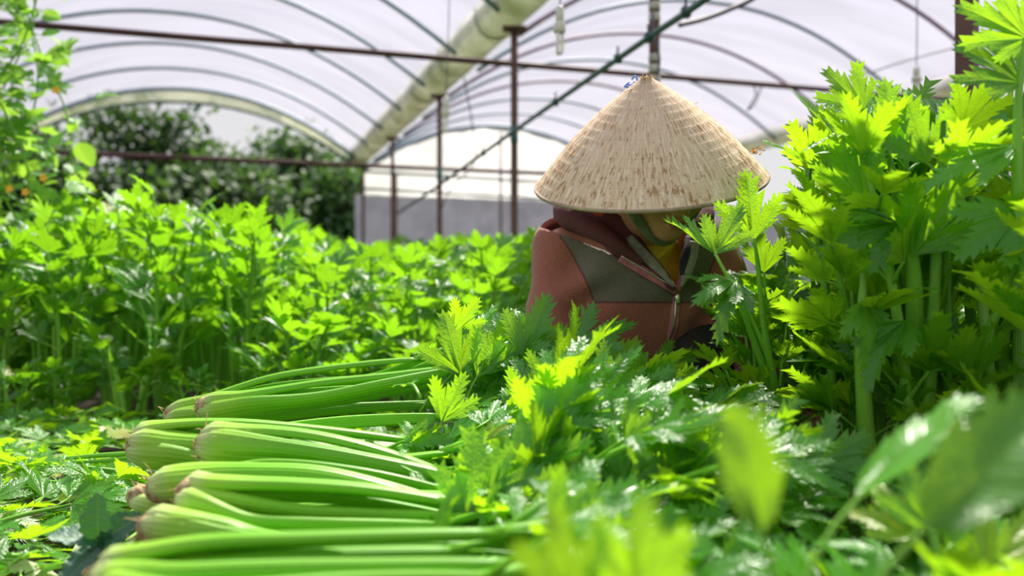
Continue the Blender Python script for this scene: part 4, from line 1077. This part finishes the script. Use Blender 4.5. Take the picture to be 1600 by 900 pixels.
def trousers(X, Y, Z):
    d = ell(X, Y, Z, (WX, 2.02, .215), (.168, .135, .12))
    for sx, K, A in ((-1, KN_R, AN_R), (1, KN_L, AN_L)):
        h_ = (WX + sx * .085, 2.02, .20); d = smin(d, cap(X, Y, Z, h_, K, .092, .070), .03); d = smin(d, cap(X, Y, Z, K, A, .070, .052), .03)
    d = d + .005 * np.sin(45 * Z + 20 * X + 2 * np.sin(30 * Y)); return np.maximum(d, .085 - Z)
def boots(X, Y, Z):
    d = None
    for A, T in ((AN_R, TO_R), (AN_L, TO_L)):
        q = smin(cap(X, Y, Z, (A[0], A[1] + .03, .045), (T[0], T[1], .040), .043, .041), cap(X, Y, Z, (A[0], A[1], .05), (A[0], A[1] - .01, .15), .046, .050), .03)
        d = q if d is None else np.minimum(d, q)
    return np.maximum(d, -Z + .001)

bv, bf = surface_nets(body, (-.02, 1.45, 0), (.66, 2.20, .80), .0050)
person = link('person', np_mesh('person', bv, bf, M_SKIN))
tag(person, 'woman in rose and grey jacket and conical straw hat, squatting behind the celery pile', 'person')
# lips take their own colour through a second slot on the same continuous skin
me = person.data; me.materials.append(M_LIP)
x, y, z = bv[:, 0] - HC[0], bv[:, 1] - HC[1], bv[:, 2] - HC[2]; x, y = x * CY + y * SY, -x * SY + y * CY; y, z = y * math.cos(TILT) + z * math.sin(TILT), -y * math.sin(TILT) + z * math.cos(TILT)
lip = (((x / .0205) ** 2 + ((z + .0588) / .0095) ** 2) < 1) & (y < -.075)
me.polygons.foreach_set('material_index', lip[bf].all(1).astype(np.int32))
jv, jf = surface_nets(jacket, (-.02, 1.46, .19), (.66, 2.18, .72), .0050)
jme = np_mesh('jacket', jv, jf, M_JACKET); jo = link('jacket', jme, person); jo['label'] = 'fleece jacket, dusty rose sleeves and front with grey chest yoke'
X, Y, Z = jv.T
armL = .098 + np.clip(.600 - Z, 0, 1) ** .8 * .34; armR = .425 - np.clip(.600 - Z, 0, 1) ** .8 * .26
top = .655 - .0 * X; mL = np.minimum(X - armL, armR - X); yk = np.minimum(np.minimum(mL, Z - (.472 + .0 * X)), .648 - Z - .35 * np.clip(.16 - X, 0, 1))
yk = np.where(Y < 1.88, yk, -.01)
for nm, val in (('yoke', yk), ('seam', yk)):
    a = jme.attributes.new(nm, 'FLOAT', 'POINT'); a.data.foreach_set('value', val.astype(np.float32))
tv, tf_ = surface_nets(trousers, (.0, 1.60, .06), (.52, 2.20, .50), .006)
link('trousers', np_mesh('trousers', tv, tf_, M_BLACK), person)['label'] = 'black trousers'
ov, of = surface_nets(boots, (.06, 1.62, -.01), (.46, 2.06, .20), .006)
link('boots', np_mesh('boots', ov, of, M_BOOT), person)['label'] = 'dark rubber boots'

from mathutils.bvhtree import BVHTree
JB = BVHTree.FromPolygons([Vector(v) for v in jv], [tuple(int(i) for i in f) for f in jf])
BB = BVHTree.FromPolygons([Vector(v) for v in bv], [tuple(int(i) for i in f) for f in bf])
def jfront(x, z, off=.004, y0=1.3, bvh=None):
    h = (bvh or JB).ray_cast(Vector((x, y0, z)), Vector((0, 1, 0)))
    return Vector((x, (h[0].y if h[0] else 1.74) - off, z))
def strap(name, pts, wd, tk, mat, par, label=None, n=26, ref=(0, -1, 0), ribs=0, seg=10):
    V, Fc, U = tube(pts, wd, tk, nseg=seg, n=n, ref=ref, ribs=ribs); o = link(name, mesh(name, V, Fc, mat, True, U), par)
    if label: o['label'] = label
    return o
# placket bands along both edges of the opening and the closed zip below
def solid_y(x, z): 
    X = np.array([[[x]]]); Z = np.array([[[z]]])
    for y in np.arange(1.55, 1.9, .004):
        if jack(X, np.array([[[y]]]), Z)[0, 0, 0] < 0: return y
    return 1.75
vl = []
for z in np.linspace(.490, .600, 9):
    xl = .322 - (z - .488) * 1.62 - max(0, z - .575) * .8; vl.append(Vector((xl, solid_y(xl, z) - .003, z)))
vr = []
for z in np.linspace(.490, .610, 9):
    xr = .322 + (z - .488) * .42; vr.append(Vector((xr, solid_y(xr, z) - .003, z)))
strap('placket', [p + Vector((.003, -.006, .001)) for p in vl[:6]], [.0065, .010, .010], .0035, M_PINK, jo, 'pink zip band')
strap('placket', [p + Vector((-.002, -.006, .0)) for p in vr[:8]], [.0065, .010, .011], .0035, M_PINK, jo, 'pink zip band')
zl = [Vector((.322 - .05 * (.488 - z) - .5 * max(0, .42 - z) ** 1.0 * .5, solid_y(.322, z) - .002, z)) for z in np.linspace(.488, .30, 10)]
strap('placket', zl, .010, .0040, M_PINK, jo, 'closed zip band')
strap('zip_teeth', [p + Vector((0, -.004, 0)) for p in zl], .0022, .002, M_ZIP, jo)
strap('zip_teeth', [p + Vector((.006, -.010, .003)) for p in vl[:6]], .0018, .002, M_ZIP, jo)
pl = [Vector((.322, solid_y(.322, .488) - .008, .494)), Vector((.324, solid_y(.322, .48) - .011, .482)), Vector((.325, solid_y(.322, .47) - .010, .468))]
strap('zip_pull', pl, [.0035, .0055, .0045], [.002, .002, .0015], M_ZIP, jo, 'silver zip pull', n=10)
# hood collapsed round the neck, its grey lining, yellow shirt, navy neckband
hood = [Vector((.345, 1.74, .575)), Vector((.385, 1.79, .640)), Vector((.37, 1.88, .675)), Vector((.26, 1.925, .68)), Vector((.14, 1.88, .670)), Vector((.115, 1.81, .650)), Vector((.150, 1.755, .625)), Vector((.200, 1.712, .588)), Vector((.250, 1.694, .548))]
strap('hood', hood, [.010, .026, .036, .040, .036, .030, .024, .016, .004], [.012, .022, .030, .034, .030, .028, .024, .014, .005], M_MAROON, jo, 'maroon hood bunched around the neck', n=46, ref=(0, 0, 1), seg=16, ribs=.03)
strap('hood_lining', [Vector((.175, 1.745, .640)), Vector((.205, 1.735, .605)), Vector((.245, 1.725, .560)), Vector((.290, 1.712, .520)), Vector((.316, 1.708, .497))], [.026, .034, .028, .016, .004], .007, M_MAROON, jo, 'maroon inside of the collar')
strap('collar_lining', [Vector((.228, 1.722, .600)), Vector((.245, 1.716, .575)), Vector((.275, 1.706, .545)), Vector((.312, 1.700, .503))], [.008, .012, .010, .003], .004, M_LINING, jo, 'pale grey collar lining')
strap('collar_lining', [Vector((.358, 1.735, .590)), Vector((.351, 1.722, .565)), Vector((.338, 1.708, .530)), Vector((.326, 1.700, .503))], [.010, .012, .010, .003], .004, M_LINING, jo, 'pale grey collar lining')
def shirt(X, Y, Z):
    d = smin(ell(X, Y, Z, (WX, 1.86, .50), (.150, .104, .150), R(12)), cap(X, Y, Z, (SH_R[0] + .05, SH_R[1], SH_R[2]), (SH_L[0] - .05, SH_L[1], SH_L[2]), .040, .040), .03)
    d = smin(d, cap(X, Y, Z, (.262, 1.82, .56), (.268, 1.775, .600), .064, .060), .02)
    d = np.maximum(d, -cap(X, Y, Z, (.285, 1.70, .575), (.275, 1.75, .68), .036, .06)); d = np.maximum(d, Z - .612); d = np.maximum(d, -jack(X, Y, Z, -.016) * 0 + jack(X, Y, Z, -.012)) if False else d
    d = np.maximum(d, np.where(Z > .48, np.abs(X - .288) - .075, -1)); return np.maximum(d, .42 - Z)
sv, sf = surface_nets(shirt, (.05, 1.66, .40), (.46, 2.02, .66), .005)
so = link('shirt', np_mesh('shirt', sv, sf, M_YEL), person); so['label'] = 'bright yellow shirt collar'
strap('neckband', [Vector((.350, 1.745, .600)), Vector((.343, 1.725, .575)), Vector((.333, 1.712, .550)), Vector((.328, 1.705, .525))], [.007, .009, .008, .004], .004, M_NAVY, so, 'navy neckband')
strap('neckband', [Vector((.215, 1.75, .605)), Vector((.228, 1.735, .585)), Vector((.250, 1.722, .560))], [.008, .009, .005], .004, M_NAVY, so, 'navy neckband')
# cloth tying the hat down: from inside the brim along the cheek, under the chin and up the other side
def hv_(x, y, z): return Vector(hp(x, y, z))
strap('chin_scarf', [hv_(-.116, -.02, .040), hv_(-.092, -.022, .0), hv_(-.075, -.030, -.035), hv_(-.054, -.042, -.070), hv_(-.014, -.050, -.104), hv_(.026, -.040, -.104), hv_(.062, -.030, -.065), hv_(.083, -.025, -.020), hv_(.100, -.02, .035)],
      [.016, .017, .014, .010, .007, .007, .009, .010, .010], .0035, M_SCARF, person, 'sage green cloth tied under the chin', n=50, ribs=.04)
# hair
def hairf(X, Y, Z):
    x, y, z = X - HC[0], Y - HC[1], Z - HC[2]; x, y = x * CY + y * SY, -x * SY + y * CY; y, z = y * math.cos(TILT) + z * math.sin(TILT), -y * math.sin(TILT) + z * math.cos(TILT)
    e = lambda c, r: (np.sqrt(((x - c[0]) / r[0]) ** 2 + ((y - c[1]) / r[1]) ** 2 + ((z - c[2]) / r[2]) ** 2) - 1) * min(r)
    d = e((0, .018, .028), (.080, .094, .088)); d = smin(d, e((0, .075, -.05), (.045, .03, .06)), .02)
    cut = np.maximum(.062 - z - np.clip(y + .02, 0, 1) * 3.2, -.2 - z * 0)
    return np.maximum(d, cut) + .0012 * np.sin(x * 900)
hv2, hf2 = surface_nets(hairf, (HC[0] - .1, HC[1] - .15, HC[2] - .14), (HC[0] + .1, HC[1] + .16, HC[2] + .14), .004)
link('hair', np_mesh('hair', hv2, hf2, M_HAIR), person)['label'] = 'black hair under the hat'
for s in (-1, 1):
    strap('eyebrow', [hv_(s * .016, -.082, .026), hv_(s * .03, -.081, .031), hv_(s * .044, -.070, .027)], [.001, .0026, .001], .0012, M_HAIR, person, n=8)
    strap('eyelash', [hv_(s * .019, -.0795, .001), hv_(s * .03, -.0815, -.0015), hv_(s * .041, -.076, .001)], .0009, .0009, M_HAIR, person, n=8)

# conical straw hat
hatc = P(1015, 281, 1.655); n = 300; prof_n = 76; V = []; U = []; rh = random.Random(3)
HR, HH = .2140, .190
tq = Matrix.Rotation(R(-5.3), 4, 'Y') @ Matrix.Rotation(R(20), 4, 'X')
HM = Matrix.Translation(hatc) @ tq
jit = [rh.uniform(-1, 1) for _ in range(n)]; j2 = [[rh.random() for _ in range(n // 3)] for _ in range(16)]
def hatring(rr, z, off, v):
    for k in range(n):
        a = k / n * 2 * math.pi; b = 1 + .004 * (1 if k % 2 else -1) * min(1, rr / .05)
        V.append(HM @ Vector(((rr + off) * b * math.cos(a), (rr + off) * b * math.sin(a), z))); U.append((k / n, v))
for j in range(prof_n):
    v = j / (prof_n - 1); rr = .006 + (HR - .006) * (v + .035 * math.sin(v * math.pi)); z = HH * (1 - v)
    z += .010 * math.sin(v * math.pi) ; f = (v * 15) % 1; off = .0016 * (1 - f)
    hatring(rr, z, off, v)
for j in range(prof_n - 1, -1, -3):
    v = j / (prof_n - 1); rr = .003 + (HR - .008) * (v + .035 * math.sin(v * math.pi)); z = HH * (1 - v) - .004 + .010 * math.sin(v * math.pi); hatring(rr, z, 0, v)
nr = len(V) // n; Fc = [(j * n + k, j * n + (k + 1) % n, (j + 1) * n + (k + 1) % n, (j + 1) * n + k) for j in range(nr - 1) for k in range(n)]
hat = link('conical_hat', mesh('conical_hat', V, [f[::-1] for f in Fc], M_HAT, True, U), person); hat['label'] = 'weathered straw coloured conical palm leaf hat'
V, Fc, U = tube([HM @ Vector((HR * math.cos(a), HR * math.sin(a), -.001)) for a in np.linspace(0, 6.2832, 90)], .0036, nseg=8); o = link('brim_hoop', mesh('brim_hoop', V, Fc, M_HAT, True, U), hat)
for k in range(46):   # frayed flecks and loose splinters of leaf standing off the weave
    a = rh.uniform(0, 6.28); v = rh.random() ** .7 * .9; rr = HR * v; q = HM @ Vector((rr * math.cos(a) * 1.03, rr * math.sin(a) * 1.03, HH * (1 - v) + .009)); d = (HM.to_3x3() @ Vector((math.cos(a), math.sin(a), rh.uniform(-.9, .6)))).normalized() + rv(rh, .6); L = rh.uniform(.004, .013)
    V, Fc, U = tube([q, q + d * L * .5, q + d * L + rv(rh, .002)], [.0016, .0014, .0003], .0006, nseg=4, n=4); link('loose_splinter', mesh('loose_splinter', V, Fc, M_ROOTHAIR, True, U), hat)
mb = MB()
for k in range(14):
    a = rh.uniform(0, 6.28); q = HM @ Vector((.004 * math.cos(a), .004 * math.sin(a), HH - .006)); mb.add(*tube([q, q + HM.to_3x3() @ Vector((.008 * math.cos(a), .008 * math.sin(a), rh.uniform(.0, .012)))], [.0022, .001], nseg=4, n=2))
mb.build('frayed_tip', M_ROOTHAIR, hat)
for k in range(6):
    q = P(986, 128, 1.63) + rv(rh, .006); V, Fc, U = tube([q, q + rv(rh, .010), q + rv(rh, .012)], .0018, nseg=5, n=8)
    o = link('blue_thread', mesh('blue_thread', V, Fc, M_BLUE, True, U), hat)
mb = MB()
for k in range(9):
    q = P(1178, 236, 1.66) + Vector((rh.uniform(-.014, .014), rh.uniform(-.01, .01), rh.uniform(-.004, .004))); mb.add(*tube([q, q + rv(rh, .012)], [.003, .001], .001, nseg=4, n=2))
mb.build('orange_fleck', M_CHAFF, hat)
